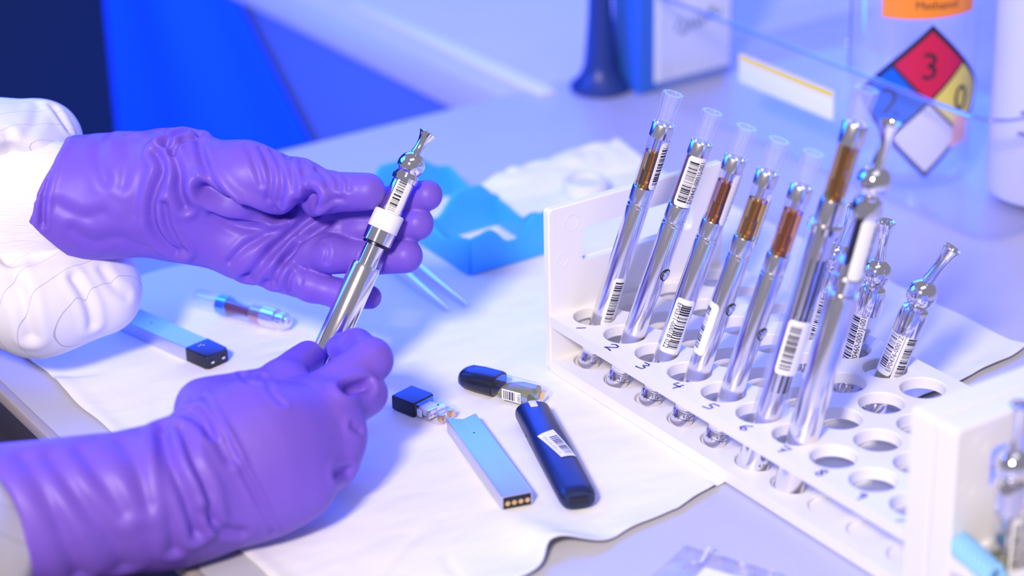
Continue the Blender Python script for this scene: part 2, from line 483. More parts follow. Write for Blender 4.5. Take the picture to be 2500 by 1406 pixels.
Y0, Y1 = -17.5, 91.5
def make_rack(label, x_off, tl, tr, nx, numbers):
    r = thing('tube_rack', label, 'rack', (x_off, 0, GROUND), group=None)
    g = GROUND
    XR = (nx - 1) * PITCH + 12.5
    zt = 30.5 - g; zb = 7.0 - g
    mb = MB(); plate_cells(mb, nx, 4, zt, zt - 5.5)
    e = PITCH / 2
    for (ya, yb) in ((Y0, -e), (3 * PITCH + e, Y1)): mb.box(-e, XR - 0.2, ya, yb, zt - 5.5, zt)
    mb.build('top_plate', M_rack, r, angle=30)
    mb = MB(); plate_cells(mb, nx, 4, zb, zb - 2.2, through=False)
    for (ya, yb) in ((Y0, -e), (3 * PITCH + e, Y1)): mb.box(-e, XR - 0.2, ya, yb, 0, zb)
    mb.box(-e, XR - 0.2, -e, 3 * PITCH + e, 0.0, zb - 2.3)
    mb.build('base_plate', M_rack, r, angle=30)
    win = (1.0, 69.0, 54.0 - g, 72.5 - g)
    mb = MB(); panel(mb, -12.5 - tl, -12.3, Y0, 88.0, 0, 85.3 - g, win); pl = mb.build('end_panel', M_rack, r, angle=30)
    # faint moulding rings on the inner face
    for (yy, zz, rad) in ((-4.5, 76.0, 4.0), (-10, 58.0, 3.4)):
        mb = MB(); pts = [(-12.2, yy + rad * math.cos(2 * math.pi * k / 24), zz - g + rad * math.sin(2 * math.pi * k / 24)) for k in range(25)]
        mb.tube(pts, 0.12, 6); mb.build('moulding_ring', M_rack, pl)
    if tr:
        mb = MB(); panel(mb, XR - 0.2, XR + tr, Y0, 88.0, 0, 85.3 - g, win); mb.build('end_panel', M_rack, r, angle=30)
    for k in range(numbers):
        ink_number(r, str(k + 1), k * PITCH + 7.3, -13.4, zt + 0.06, 6.0 if k else 4.6, 1.15)
    return r
make_rack('white plastic tube rack with inked numbers holding the row of seven pens', 0, 4.5, 13.0, 10, 10)
make_rack('second white rack at the right edge, mostly outside the picture', 271.5, 11.4, 0, 2, 0)

# ------------------------------------------------------------------ pens and cartridges
def mouthpiece(parent, r0, z0, z1):
    mb = MB()
    wob = lambda a, z: 0.30 * math.cos(10 * a)
    mb.lathe([(r0 * 0.72, z0), (r0 * 0.80, z0 + 1.0), (r0 * 0.80, z0 + 1.2), (r0 * 0.82, (z0 + z1) / 2), (r0 * 0.93, z1 - 0.8), (r0 * 0.90, z1), (r0 * 0.62, z1), (r0 * 0.55, z1 - 1.0), (r0 * 0.42, z0 + 2), (r0 * 0.30, z0 + 1.5)], 48, wob)
    return mb.build('mouthpiece', M_mouth, parent, label='clear fluted plastic mouthpiece')
def cartridge(parent, z, r, oil, level, lens):
    """collar, glass tank with oil and centre post, upper collar, mouthpiece; lens=(collar, glass, top collar, mouthpiece)"""
    a, b, c, d = lens
    MB().lathe([(0, z), (r * .92, z), (r * .92, z + .6), (r, z + .9), (r, z + a - .4), (r * .97, z + a), (0, z + a)], 40).build('lower_collar', M_steel, parent)
    z1 = z + a
    MB().lathe([(r * .98, z1), (r * .98, z1 + b), (r * .84, z1 + b), (r * .84, z1), (r * .98, z1)], 40).build('glass_tank', M_clear, parent)
    MB().lathe([(0, z1 + .1), (r * .83, z1 + .1), (r * .83, z1 + level), (r * .55, z1 + level - .5), (0, z1 + level - .7)], 40).build('oil', M_oil[oil], parent)
    MB().lathe([(r * .50, z1 + .05), (r * .50, z1 + b * .33), (r * .36, z1 + b * .33 + .1), (r * .36, z1 + level)], 28).build('heater_post', M_brass, parent)
    MB().lathe([(r * .36, z1 + level), (r * .36, z1 + b)], 28).build('post', M_steel, parent)
    MB().lathe([(0, 0), (.8, 0), (.8, .25), (0, .25)], 16).map(lambda x, y, q: (x, -r * .50 - q, z1 + b * .12 + y)).build('oil_port', M_gold, parent)
    z2 = z1 + b
    MB().lathe([(0, z2), (r, z2), (r, z2 + c - .5), (r * .94, z2 + c), (r * .84, z2 + c), (r * .80, z2 + c - 2.2), (r * .3, z2 + c - 2.4), (0, z2 + c - 2.4)], 40).build('upper_collar', M_steel, parent)
    mouthpiece(parent, r, z2 + c - 0.5, z2 + c + d)
def dial(parent, r, mark):
    base = MB().lathe([(0, 0), (r * .93, 0), (r, .8), (r, 7.2), (r * .97, 7.5), (r * .97, 7.9), (r, 8.2)], 40).build('voltage_dial', M_steel, parent)
    mb = MB()
    for k in range(34):
        a0 = math.radians(-70 + k * 4); a1 = a0 + math.radians(4.2)
        mb.add([cyl(r + .04, a0, 4.0), cyl(r + .04, a1, 4.0), cyl(r + .04, a1, 4.25), cyl(r + .04, a0, 4.25)], [(0, 1, 2, 3)])
        if k % 5 == 0: mb.add([cyl(r + .04, a0, 3.2), cyl(r + .04, a0 + .035, 3.2), cyl(r + .04, a0 + .035, 4.1), cyl(r + .04, a0, 4.1)], [(0, 1, 2, 3)])
    for txt, th in ((mark, -12), ('2.0V', 62)):
        vs, fs, w = text_polys(txt)
        mb.add([cyl(r + .05, math.radians(th) + x * 2.2 / r, 4.8 + y * 2.4) for x, y, _ in vs], fs)
    mb.build('scale_print', M_ink, base, smooth=False)
def button(parent, r, z, th, style=0):
    mb = MB().lathe([(0, -0.6), (2.5, -0.6), (2.5, .35), (2.1, .75), (1.6, .55), (0, .45)], 28)
    t = math.radians(th)
    def place(x, y, q):
        rr = r + q
        return (rr * math.sin(t) + x * math.cos(t), -rr * math.cos(t) + x * math.sin(t), z + y)
    b = mb.map(place).build('button', M_chrome if style else M_steel, parent)
    m2 = MB().lathe([(2.5, .0), (3.1, .05), (3.1, .25), (2.5, .3), (2.5, 0)], 28).map(place).build('button_ring', M_black, b)
PENS = [((-0.86, -3.72, 5.0), (21.53, 29.66, 142.82)), ((23.77, -4.75, 5.0), (48.09, 31.48, 141.29)), ((47.81, -3.3, 5.0), (71.53, 32.04, 140.89)), ((72.19, -3.75, 5.0), (95.32, 30.7, 142.28)), ((96.88, -3.92, 5.0), (119.26, 29.43, 144.1)), ((124.03, -3.89, 5.0), (147.86, 31.63, 180.45)), ((148.59, -4.12, 5.0), (168.87, 26.09, 174.17))]
pen_text = ['first pen beside the end panel, pale amber oil, barcode label near its foot',
            'second pen from the end panel, its dark brown tank covered by a barcode label',
            'third pen from the end panel, rose amber oil, barcode label on its barrel',
            'fourth pen from the end panel, amber oil, label wrapped on its left side',
            'fifth pen from the end panel, red orange oil and a plain steel barrel']
for k in range(5):
    base, top = PENS[k]
    L = (Vector(top) - Vector(base)).length; R = along(base, top)
    p = thing('vape_pen', pen_text[k], 'vape pen', base, R, 'steel vape pens standing in the rack')
    r = 5.25
    MB().lathe([(r * .97, 8.2), (r, 8.5), (r, 86.6), (r * .95, 87.2), (r * .95, 88.0), (0, 88.0)], 48).build('battery', M_steel, p)
    MB().lathe([(r * .90, 85.9), (r * 1.02, 86.0), (r * 1.02, 86.5), (r * .9, 86.6)], 40).build('ring', M_chrome, p)
    dial(p, r, ('3.5V', '4.0V', '3.5V', '4.0V', '4.0V')[k])
    sc = (L - 88) / 55.5
    cartridge(p, 88, r, (0, 1, 2, 0, 3)[k], (17.5, 25, 19, 18, 20.5)[k], (8.5 * sc, 25.5 * sc, 6.5 * sc, 15.0 * sc))
    if k == 0:
        wrap_label(p, r, 97, 121, 62, 9, '', 3)
        wrap_label(p, r, 24, 50, 38, 9, '', 4)
    if k == 1:
        wrap_label(p, r, 97, 122, 4, 9.2, 'EP0443-0001J-001', 5)
        button(p, r, 62, 52)
        vs, fs, w = text_polys('CO')
        MB().add([cyl(r + .06, math.radians(62) - (y - .4) * 3.4 / r, 22 + x * 4.2) for x, y, _ in vs], fs).build('maker_mark', M_ink, p, smooth=False)
    if k == 2:
        wrap_label(p, r, 96, 121, 66, 9, '-0001J-001', 6, bars=False, flip=True)
        wrap_label(p, r, 29, 57, -4, 9.6, 'EP0371-0001B 022', 8, text_left=True, flip=True)
    if k == 3:
        wrap_label(p, r, 37, 63, -66, 9, '', 9)
        wrap_label(p, r, 92, 118, 92, 8, '', 10)
        button(p, r, 62, 50, 1)
    if k == 4: button(p, r, 59, 50, 1)

# sixth: pen sealed in a clear sleeve
base, top = PENS[5]
p = thing('vape_pen', 'sixth pen, in a clear plastic sleeve with a wide barcode label, amber tank on top', 'vape pen', base, along(base, top), 'steel vape pens standing in the rack')
MB().lathe([(0, 0), (6.6, 0), (7.2, .8), (7.2, 16), (6.6, 16.4), (0, 16.4)], 40).build('dial_base', M_chrome, p)
vs, fs, w = text_polys('4.3V')
MB().add([cyl(7.25, x * 2.4 / 7.2 + .1, 4.0 + y * 2.6) for x, y, _ in vs], fs).build('scale_print', M_ink, p, smooth=False)
MB().lathe([(0, 16.4), (5.2, 16.5), (5.4, 27), (5.4, 112), (5.0, 114), (5.0, 119), (0, 119)], 40).build('battery', M_steel, p)
MB().lathe([(5.45, 40), (5.5, 40.3), (5.5, 104), (5.45, 104.3)], 12).map(lambda x, y, z: (x * .995 + 0.1, y, z) ).build('dark_window', M_darkmetal, p)
MB().lathe([(7.0, 25), (7.3, 25.3), (7.3, 118), (7.0, 118.4), (6.7, 118), (6.7, 25.3), (7.0, 25)], 40).build('clear_sleeve', M_clear, p)
MB().lathe([(6.9, 116), (7.5, 116.3), (7.5, 119.5), (6, 120), (5, 120)], 40).build('sleeve_rim', M_chrome, p)
cartridge(p, 119, 5.6, 0, 25, (12, 25.2, 9.4, 14.8))
wrap_label(p, 7.3, 50, 76, 4, 10.5, '', 11)

def drip_tip(parent, z, s=1.0, bend=0.0, name='drip_tip', zs=1.0):
    mb = MB().lathe([(0, 0), (2.1 * s, 0), (2.1 * s, 1.2), (2.9 * s, 1.6), (2.6 * s, 4), (2.45 * s, 8), (2.7 * s, 12), (3.5 * s, 16.5), (4.3 * s, 19), (4.4 * s, 19.6), (4.1 * s, 20), (3.0 * s, 19.6), (2.0 * s, 17), (1.6 * s, 10), (0, 10)], 40)
    ca, sa = math.cos(math.radians(bend)), math.sin(math.radians(bend))
    mb.map(lambda x, y, q: (x * ca + q * zs * sa, y, z + q * zs * ca - x * sa))
    return mb.build(name, M_chrome, parent)
def ball(parent, zc, r):
    pr = [(0, zc - r)] + [(r * math.sin(math.pi * k / 16), zc - r * math.cos(math.pi * k / 16)) for k in range(1, 16)] + [(0, zc + r)]
    return MB().lathe(pr, 40).build('chrome_ball', M_chrome, parent)

# seventh: thick battery with globe tank
base, top = PENS[6]
p = thing('vape_pen', 'seventh and nearest pen, thick barrel with chrome ball and drip tip on top', 'vape pen', base, along(base, top), 'steel vape pens standing in the rack')
r = 6.8
MB().lathe([(0, 0), (r * .9, 0), (r, 1.0), (r, 92), (r * .95, 93), (r * .95, 95.5), (0, 95.5)], 48).build('battery', M_steel, p)
MB().lathe([(0, 95.5), (5.2, 95.5), (5.2, 99), (6.6, 99.5), (6.6, 103), (5.6, 104), (6.4, 105), (6.4, 110), (0, 110)], 40).build('connector', M_chrome, p)
MB().lathe([(6.3, 110), (6.3, 131), (5.6, 131), (5.6, 110), (6.3, 110)], 40).build('glass_tank', M_clear, p)
MB().lathe([(3.2, 110), (3.2, 131)], 24).build('post', M_darkmetal, p)
MB().lathe([(0, 131), (6.6, 131), (6.8, 134), (5.6, 138), (3.6, 139.5), (0, 140)], 40).build('dome_cap', M_chrome, p)
ball(p, 146, 7.2)
drip_tip(p, 152.2, 1.05)
wrap_label(p, 6.45, 104, 131, 14, 6.5, '', 12, bars=False)
wrap_label(p, 6.45, 106, 130, 68, 8, '', 13)

# short globe cartridges in the back row
def globe_cartridge(base, top, label, bend, labels, oil=4):
    p = thing('globe_cartridge', label, 'cartridge', base, along(base, top), 'chrome globe cartridges in the back row')
    MB().lathe([(0, 0), (3.4, 0), (3.4, 4), (5.6, 4.4), (5.6, 9), (6.2, 9.6), (6.2, 15), (0, 15)], 40, lambda a, z: (0.18 * math.cos(18 * a) if 4.5 < z < 14 else 0)).build('knurled_base', M_chrome, p)
    MB().lathe([(6.3, 15), (6.3, 45), (5.6, 45), (5.6, 15), (6.3, 15)], 40).build('glass_tank', M_clear, p)
    MB().lathe([(0, 15.2), (5.5, 15.2), (5.5, 24), (0, 23.5)], 32).build('oil', M_oil[oil], p)
    MB().lathe([(2.4, 15), (2.4, 30), (4.2, 31), (4.2, 36), (2.6, 37), (2.6, 45)], 28).build('post', M_steel, p)
    MB().lathe([(0, 45), (6.6, 45), (6.7, 54), (6.0, 57), (3.4, 58.5), (3.0, 60), (0, 60)], 40).build('dome_cap', M_chrome, p)
    ball(p, 64.5, 7.1)
    drip_tip(p, 70.3, 1.0, bend)
    for (z0, z1, th, w, code, sd) in labels: wrap_label(p, 6.35, z0, z1, th, w, code, sd)
    return p
globe_cartridge((119.0, 70.3, 5.0), (131.2, 88.4, 71.9), 'globe cartridge with bent tip and two barcode labels, rightmost in the back row', 15, [(24, 52, -48, 8.5, 'EP0476-0001Z-001', 21), (22, 51, 36, 9.5, '', 22)])
globe_cartridge((97.9, 73.3, 5.0), (105.0, 83.8, 73.8), 'globe cartridge with an upright flared tip, behind the thick nearest pen', -4, [(18, 47, -42, 9.5, 'EP0460-0001J-001', 23)])
globe_cartridge((69.8, 69.8, 5.0), (78.8, 83.2, 75.0), 'globe cartridge half hidden between the sixth and seventh pens', 8, [(20, 50, 8, 9.5, 'EP0489-0001A-024', 24)])
globe_cartridge((271.5, -1, 6.5), (271.8, 0.5, 70), 'blurred globe cartridge standing in the second rack at the right edge', 2, [(16, 44, 35, 7, '', 25)])

# ------------------------------------------------------------------ pen held in the gloves
base, top = ((-31.07, -129.89, 34.94), (-39.68, -66.17, 127.51))
p = thing('held_vape_pen', 'chrome vape pen with ball and drip tip held between the purple gloves', 'vape pen', base, along(base, top))
HL = (Vector(top) - Vector(base)).length
zz = HL - 129.4
MB().lathe([(0, zz - 6), (6.4, zz - 6), (7.0, zz - 5), (7.0, zz + 61), (6.6, zz + 62.5), (0, zz + 62.5)], 48).build('battery', M_satin, p)
MB().lathe([(6.7, zz + 60), (7.05, zz + 60.5), (7.05, zz + 66), (6.2, zz + 67), (5.0, zz + 67)], 40).build('clear_ring', M_clear, p)
MB().lathe([(0, zz + 62), (4.8, zz + 62), (4.8, zz + 72), (5.6, zz + 72.5), (0, zz + 73)], 40).build('connector', M_chrome, p)
MB().lathe([(0, zz + 72.2), (6.2, zz + 72.2), (6.2, zz + 73.4), (0, zz + 73.4)], 40).build('dark_gap', M_darkmetal, p)
MB().lathe([(6.2, zz + 73.4), (7.0, zz + 73.8), (7.0, zz + 80), (0, zz + 80)], 40).build('chrome_ring', M_chrome, p)
MB().lathe([(6.9, zz + 80), (7.15, zz + 80.2), (7.15, zz + 88.5), (6.6, zz + 89), (0, zz + 89)], 40).build('white_band', M_label, p)
MB().lathe([(0, zz + 89), (5.4, zz + 89), (5.4, zz + 90.5), (5.2, zz + 91), (5.2, zz + 104), (6.0, zz + 104.5), (6.3, zz + 106.5), (5.2, zz + 108.5), (0, zz + 109)], 40).build('tank', M_chrome, p)
wrap_label(p, 5.3, zz + 88, zz + 106, 14, 7.5, '', 31)
MB().lathe([(2.4, zz + 108.5), (3.4, zz + 109), (3.0, zz + 110)], 24).build('neck', M_chrome, p)
ball(p, zz + 112.6, 6.4)
drip_tip(p, zz + 117.6, 0.98, 6, zs=0.6)
# ------------------------------------------------------------------ loose pieces on the paper
def frame(x, y, ang, z=GROUND): return dict(loc=(x, y, z), rot=rotz(ang))
def prism_x(mb, poly, x0, x1):
    """profile in y,z swept along x"""
    return mb.prism(poly, x0, x1, lambda a, b, c: (c, a, b))
def rrect(w, h, r, n=5, z0=0):
    out = []
    for (cx, cy, s) in ((w / 2 - r, z0 + h - r, 0), (-w / 2 + r, z0 + h - r, 90), (-w / 2 + r, z0 + r, 180), (w / 2 - r, z0 + r, 270)):
        for k in range(n + 1):
            t = math.radians(s + 90 * k / n); out.append((cx + r * math.cos(t), cy + r * math.sin(t)))
    return out
def loft_x(mb, secs):
    """secs: list of (x, profile); equal point counts"""
    n = len(secs[0][1]); v = []
    for x, pl in secs: v += [(x, a, b) for a, b in pl]
    f = [tuple(range(n))[::-1], tuple(range((len(secs) - 1) * n, len(secs) * n))]
    for i in range(len(secs) - 1):
        for k in range(n):
            k2 = (k + 1) % n; f.append((i * n + k, i * n + k2, (i + 1) * n + k2, (i + 1) * n + k))
    return mb.add(v, f)

# silver pod battery (local x from the open end to the contacts)
def silver_body(p, L, open_notch=True):
    mb = MB(); w, h = 14.2, 7.0
    # open shell end with a shallow V-notch in the top face
    n = 10; top = []
    pl = [(-w / 2, 0), (w / 2, 0), (w / 2, h), (-w / 2, h)]
    v = []; f = []
    ys = [-w / 2 + w * k / n for k in range(n + 1)]
    cut = [3.2 * (1 - abs(2 * k / n - 1)) if open_notch else 0 for k in range(n + 1)]
    for k, yy in enumerate(ys): v += [(cut[k], yy, h), (L, yy, h), (cut[k] * .9, yy, 0), (L, yy, 0)]
    for k in range(n):
        a, b = 4 * k, 4 * k + 4
        f += [(a, a + 1, b + 1, b), (a + 2, b + 2, b + 3, a + 3), (a, b, b + 2, a + 2), (a + 1, a + 3, b + 3, b + 1)]
    f += [(0, 2, 3, 1), (4 * n, 4 * n + 1, 4 * n + 3, 4 * n + 2)]
    mb.add(v, f)
    b = mb.build('body', M_silver, p, bevel=0.45)
    MB().lathe([(0, 0), (.55, 0), (.55, .08), (0, .08)], 16).map(lambda x, y, z: (18 + x, 0.3 + y * .8, h + z)).build('light_dot', M_black, b)
    MB().lathe([(0, 0), (.35, 0), (.35, .08), (0, .08)], 12).map(lambda x, y, z: (13 + x, -w / 2 - z, 3.4 + y)).build('side_dot', M_label, b)
    return b
p = thing('pod_battery', 'flat silver pod battery with four gold contacts, beside the navy battery', 'battery', **frame(12.5, -84.8, -14.6))
silver_body(p, 77.5)
MB().box(77.4, 77.9, -6.3, 6.3, 0.7, 6.2).build('contact_plate', M_black, p, bevel=0.2)
for k in range(4):
    MB().lathe([(0, 0), (1.15, 0), (1.15, .35), (0, .4)], 18).map(lambda x, y, z: (77.9 + z, -4.5 + 3.0 * k + x, 3.4 + y)).build('contact', M_gold, p)

# navy pod battery with barcode label
p = thing('pod_battery', 'rounded navy pod battery with a slanted barcode label, at right of the silver one', 'battery', **frame(25, -54.0, -20.5))
def oval(w, h, n=36, pw=2.6, z0=0.0):
    return [(w / 2 * math.copysign(abs(math.cos(t)) ** (2 / pw), math.cos(t)), z0 + h / 2 + h / 2 * math.copysign(abs(math.sin(t)) ** (2 / pw), math.sin(t))) for t in [2 * math.pi * k / n for k in range(n)]]
secs = [(0.0, oval(15.2, 9.6, z0=.4)), (1.0, oval(16.2, 10.4, z0=0)), (40, oval(16.6, 10.6)), (80, oval(16.2, 10.2)), (84, oval(15.4, 9.4, z0=.3)), (85.5, oval(13.6, 7.4, z0=1.2))]
b = loft_x(MB(), secs).build('body', M_navy, p)
MB().box(-0.2, 6.0, -1.9, 1.9, 8.0, 10.75).build('notch', M_whitepl, b, bevel=0.8)
MB().box(85.3, 85.75, -4.2, 4.2, 3.2, 7.0).build('charge_port', M_darkmetal, p, bevel=0.2)
MB().box(85.6, 85.85, -3.3, 3.3, 4.2, 6.2).build('port_slot', M_black, p, bevel=0.1)
for xx in (22, 30): MB().lathe([(0, 0), (.5, 0), (.5, .1), (0, .1)], 12).map(lambda x, y, z: (xx + x, -8.25 - z, 4.6 + y)).build('side_dot', M_black, b)
def body_z(y): return 5.3 + 5.3 * max(0.0, 1 - abs(y / 8.3) ** 2.6) ** (1 / 2.6)
def draped(name, pts_fn, material, parent, nu, nv, lift):
    v = []; f = []
    for j in range(nv + 1):
        for i in range(nu + 1):
            x, y = pts_fn(i / nu, j / nv); v.append((x, y, body_z(max(-8.0, min(8.0, y))) + lift))
    f = [(j * (nu + 1) + i, j * (nu + 1) + i + 1, (j + 1) * (nu + 1) + i + 1, (j + 1) * (nu + 1) + i) for j in range(nv) for i in range(nu)]
    return MB().add(v, f).build(name, material, parent, angle=60)
ca, sa = math.cos(math.radians(24)), math.sin(math.radians(24))
LQ = ((33.3, -5.6), (30.2, 2.6), (56.2, -0.4), (54.8, 7.0))
def lab_xy(u, w_):
    return tuple((1 - u) * ((1 - w_) * LQ[0][k] + w_ * LQ[1][k]) + u * ((1 - w_) * LQ[2][k] + w_ * LQ[3][k]) for k in (0, 1))
lb = draped('label', lab_xy, M_label, p, 16, 16, 0.18)
rng = random.Random(5); x = .22
mbars = MB()
while x < .9:
    t = rng.choice([.012, .02, .035])
    vv = []
    for j in range(7):
        for q in (x, x + t):
            X, Y = lab_xy(q, .42 + .5 * j / 6); vv.append((X, Y, body_z(max(-8.0, min(8.0, Y))) + .24))
    mbars.add(vv, [(2 * j, 2 * j + 1, 2 * j + 3, 2 * j + 2) for j in range(6)]); x += t + rng.choice([.015, .03])
mbars.build('barcode', M_ink, lb, smooth=False)
vs, fs, w = text_polys('EP0144-0001-01')
M_grey_ink = mat('grey_print', (0.35, 0.36, 0.48), 0.6)
out = []
for X, Y, _ in vs:
    a, c = lab_xy(.14 + X / w * .74, .12 + Y * .22); out.append((a, c, body_z(max(-8.0, min(8.0, c))) + .24))
MB().add(out, fs).build('lettering', M_grey_ink, lb, smooth=False)

# small pod: black cap, clear body
def small_pod(name, label, x, y, ang):
    p = thing(name, label, 'pod', **frame(x, y, ang))
    cap = loft_x(MB(), [(0, rrect(14.0, 7.2, .8)), (12.5, rrect(14.4, 7.2, .8)), (13.5, rrect(13.8, 7.0, .8))]).build('cap', M_black if False else M_podcap, p)
    loft_x(MB(), [(13.3, rrect(12.6, 6.2, .8, z0=.3)), (27.5, rrect(12.6, 6.2, .8, z0=.3)), (30, rrect(11.0, 5.2, .8, z0=.8))]).build('clear_body', M_clear, p)
    MB().box(14, 20, -4.2, 4.2, 1.2, 4.6).build('wick_housing', M_whitepl, p, bevel=.5)
    MB().box(20.5, 22.3, -5.6, 5.6, 1.0, 5.4).build('divider', M_chrome, p, bevel=.3)
    for s in (-1, 1): MB().box(26.6, 29.6, s * 3.2 - 1.4, s * 3.2 + 1.4, 1.4, 5.0).build('contact', M_gold, p, bevel=.3)
    MB().box(15.5, 18.5, -6.45, -6.3, 1.4, 5.2).build('side_plate', M_label, p, bevel=.05)
    MB().lathe([(0, 0), (.6, 0), (.6, .1), (0, .1)], 12).map(lambda a, b, c: (22.5 + a, .6 + b, 6.5 + c)).build('vent_dot', M_black, p)
    return p
M_podcap = mat('glossy_black_cap', (0.01, 0.014, 0.03), 0.28, spec=0.6)
small_pod('vape_pod', 'small pod with square black cap and clear body, beside the lower glove', -25.2, -93.6, 15)

# larger pod with olive oil
p = thing('vape_pod', 'large rounded pod with black cap, olive oil and a barcode label', 'pod', **frame(-26.0, -59.5, 24))
loft_x(MB(), [(0, oval(6.5, 5.2, z0=1.6)), (1.2, oval(11, 8, z0=.7)), (4, oval(14.0, 9.8, z0=.1)), (10, oval(15.6, 10.2)), (19.5, oval(15.8, 10.2)), (20.5, oval(15.4, 9.8, z0=.2))]).build('cap', M_podcap, p)
cb = loft_x(MB(), [(20.3, oval(14.2, 8.8, z0=.5)), (41, oval(14.2, 8.8, z0=.5)), (44.5, oval(12.4, 7.6, z0=1.0))]).build('clear_body', M_clear, p)
loft_x(MB(), [(24, oval(12.6, 4.6, z0=.9)), (32, oval(12.8, 7.0, z0=.9)), (40.5, oval(12.8, 7.2, z0=.9))]).build('oil', M_oil[4], p)
MB().lathe([(0, 0), (2.2, 0), (2.2, .5), (0, .6)], 20).map(lambda x, y, z: (44.5 + z, x, 5 + y)).build('contact', M_gold, p)
pts = [(-7.12, z) for z in (1.9, 3, 4, 5, 6, 7)]
lb = MB().box(27, 37.5, -7.35, -7.12, 2.0, 7.6).build('label', M_label, p, bevel=.1)
mb = MB(); x = 28.0; rng = random.Random(9)
while x < 34.2:
    t = rng.choice([.25, .4, .7]); mb.add([(x, -7.4, 2.6), (x + t, -7.4, 2.6), (x + t, -7.4, 7.0), (x, -7.4, 7.0)], [(0, 1, 2, 3)]); x += t + rng.choice([.3, .5])
vs, fs, w = text_polys('001')
mb.add([(37.2 - b_ * 2.2, -7.4, 2.6 + a * 4.0 / w) for a, b_, _ in vs], fs)
mb.build('barcode', M_ink, lb, smooth=False)

# silver pod device with its black pod in place, far left
p = thing('pod_vape', 'silver pod vape with black square mouthpiece lying by the white sleeve', 'pod vape', **frame(-181.5, -161.0, 12.8))
b = silver_body(p, 54, False)
cap = loft_x(MB(), [(54.0, rrect(14.4, 7.4, .5)), (68.0, rrect(14.4, 7.2, .8)), (69.8, rrect(12.6, 6.2, .9, z0=.4))]).build('pod_cap', M_podcap, p)
for k, s in enumerate((-1, 1)):
    MB().box(69.6, 69.95, s * 3.4 - 1.3, s * 3.4 + 1.3, 2.4, 4.8).build('air_slot', M_black, cap, bevel=.2)
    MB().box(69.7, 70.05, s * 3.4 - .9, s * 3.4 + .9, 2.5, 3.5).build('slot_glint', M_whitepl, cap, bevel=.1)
MB().box(52.6, 54.2, -1.5, 4.5, 6.95, 7.45).build('window', M_clear, p, bevel=.15)
for a in (0, 1, 2): MB().box(57.5, 58.1, -2 + a * .5, 0 + a * .5, 7.4 + 0.0, 7.46).map(lambda x, y, z: (x + (y + 1) * (.5 if a != 1 else -.6), y, z)).build('cap_mark', M_whitepl, cap, smooth=False)

# loose oil cartridge lying on its side
c0, c1 = Vector((-181, -122.5, GROUND + 5.35)), Vector((-125.5, -98.5, GROUND + 5.25))
p = thing('oil_cartridge', 'clear oil cartridge with brown oil lying on the paper under the upper glove', 'cartridge', (c0.x, c0.y, c0.z), along(c0, c1))
r = 5.25
MB().lathe([(r * .5, 0), (r * .86, 0), (r * .96, .8), (r * .96, 15.5), (r * .5, 15.6), (r * .45, 2), (r * .5, 0)], 40).build('mouthpiece', M_clear, p)
MB().lathe([(0, 14.8), (r, 15.0), (r, 21), (r * .8, 21.6), (0, 21.6)], 40).build('blue_collar', mat('mirror_collar', (.25, .45, .85), .1, 1.0), p)
MB().lathe([(r * .97, 21.5), (r * .97, 44), (r * .88, 44), (r * .88, 21.5), (r * .97, 21.5)], 40).build('glass_tank', M_clear, p)
MB().lathe([(0, 21.7), (r * .84, 21.7), (r * .62, 25), (r * .5, 30), (r * .56, 36), (r * .84, 40), (r * .84, 43.8), (0, 43.8)], 36).build('oil', mat('dark_brown_oil', (.16, .05, .03), .15, trans=.25, ior=1.3), p)
MB().lathe([(r * .86, 36.5), (r * .875, 36.6), (r * .875, 43.6), (r * .86, 43.7)], 36).build('copper_sleeve', mat('copper_band', (.75, .40, .22), .25, 1.0), p)
MB().lathe([(0, 43.8), (r, 43.8), (r, 51.5), (r * .75, 52), (r * .75, 54), (r * .86, 54.4), (r * .86, 57), (r * .6, 57.4), (r * .6, 59.2), (r * .2, 59.4), (r * .2, 58), (0, 58)], 40).build('chrome_foot', M_chrome, p)

# tweezers
p = thing('tweezers', 'steel tweezers with open tips pointing to the rack', 'tweezers', (-99, -16, GROUND))
for s, (tx, ty) in ((-1, (-0.7, -5.5)), (1, (0.1, 5.6))):
    pts = [(tx, ty, .5), (-14, ty * .95, 1.6), (-30, ty * .9, 2.6), (-52, ty * .85 + 1.5, 3.2), (-75, ty * .35 + 5, 3.0), (-98, 7.5, 2.6)]
    mb = MB(); v = []; wd = [1.2, 2.2, 3.4, 4.4, 4.4, 3.4]
    for (x, y, z), w in zip(pts, wd): v += [(x, y - .3 - w * .3, z - .5 if z > .6 else 0), (x, y + .3 + w * .3, z - .5 if z > .6 else 0), (x, y + .2 + w * .25, z + w), (x, y - .2 - w * .25, z + w)]
    f = [(0, 1, 2, 3), tuple(range(len(v) - 4, len(v)))]
    for i in range(len(pts) - 1):
        for k in range(4): f.append((4 * i + k, 4 * i + (k + 1) % 4, 4 * i + 4 + (k + 1) % 4, 4 * i + 4 + k))
    mb.add(v, f).build('arm', M_satin, p, bevel=.15)

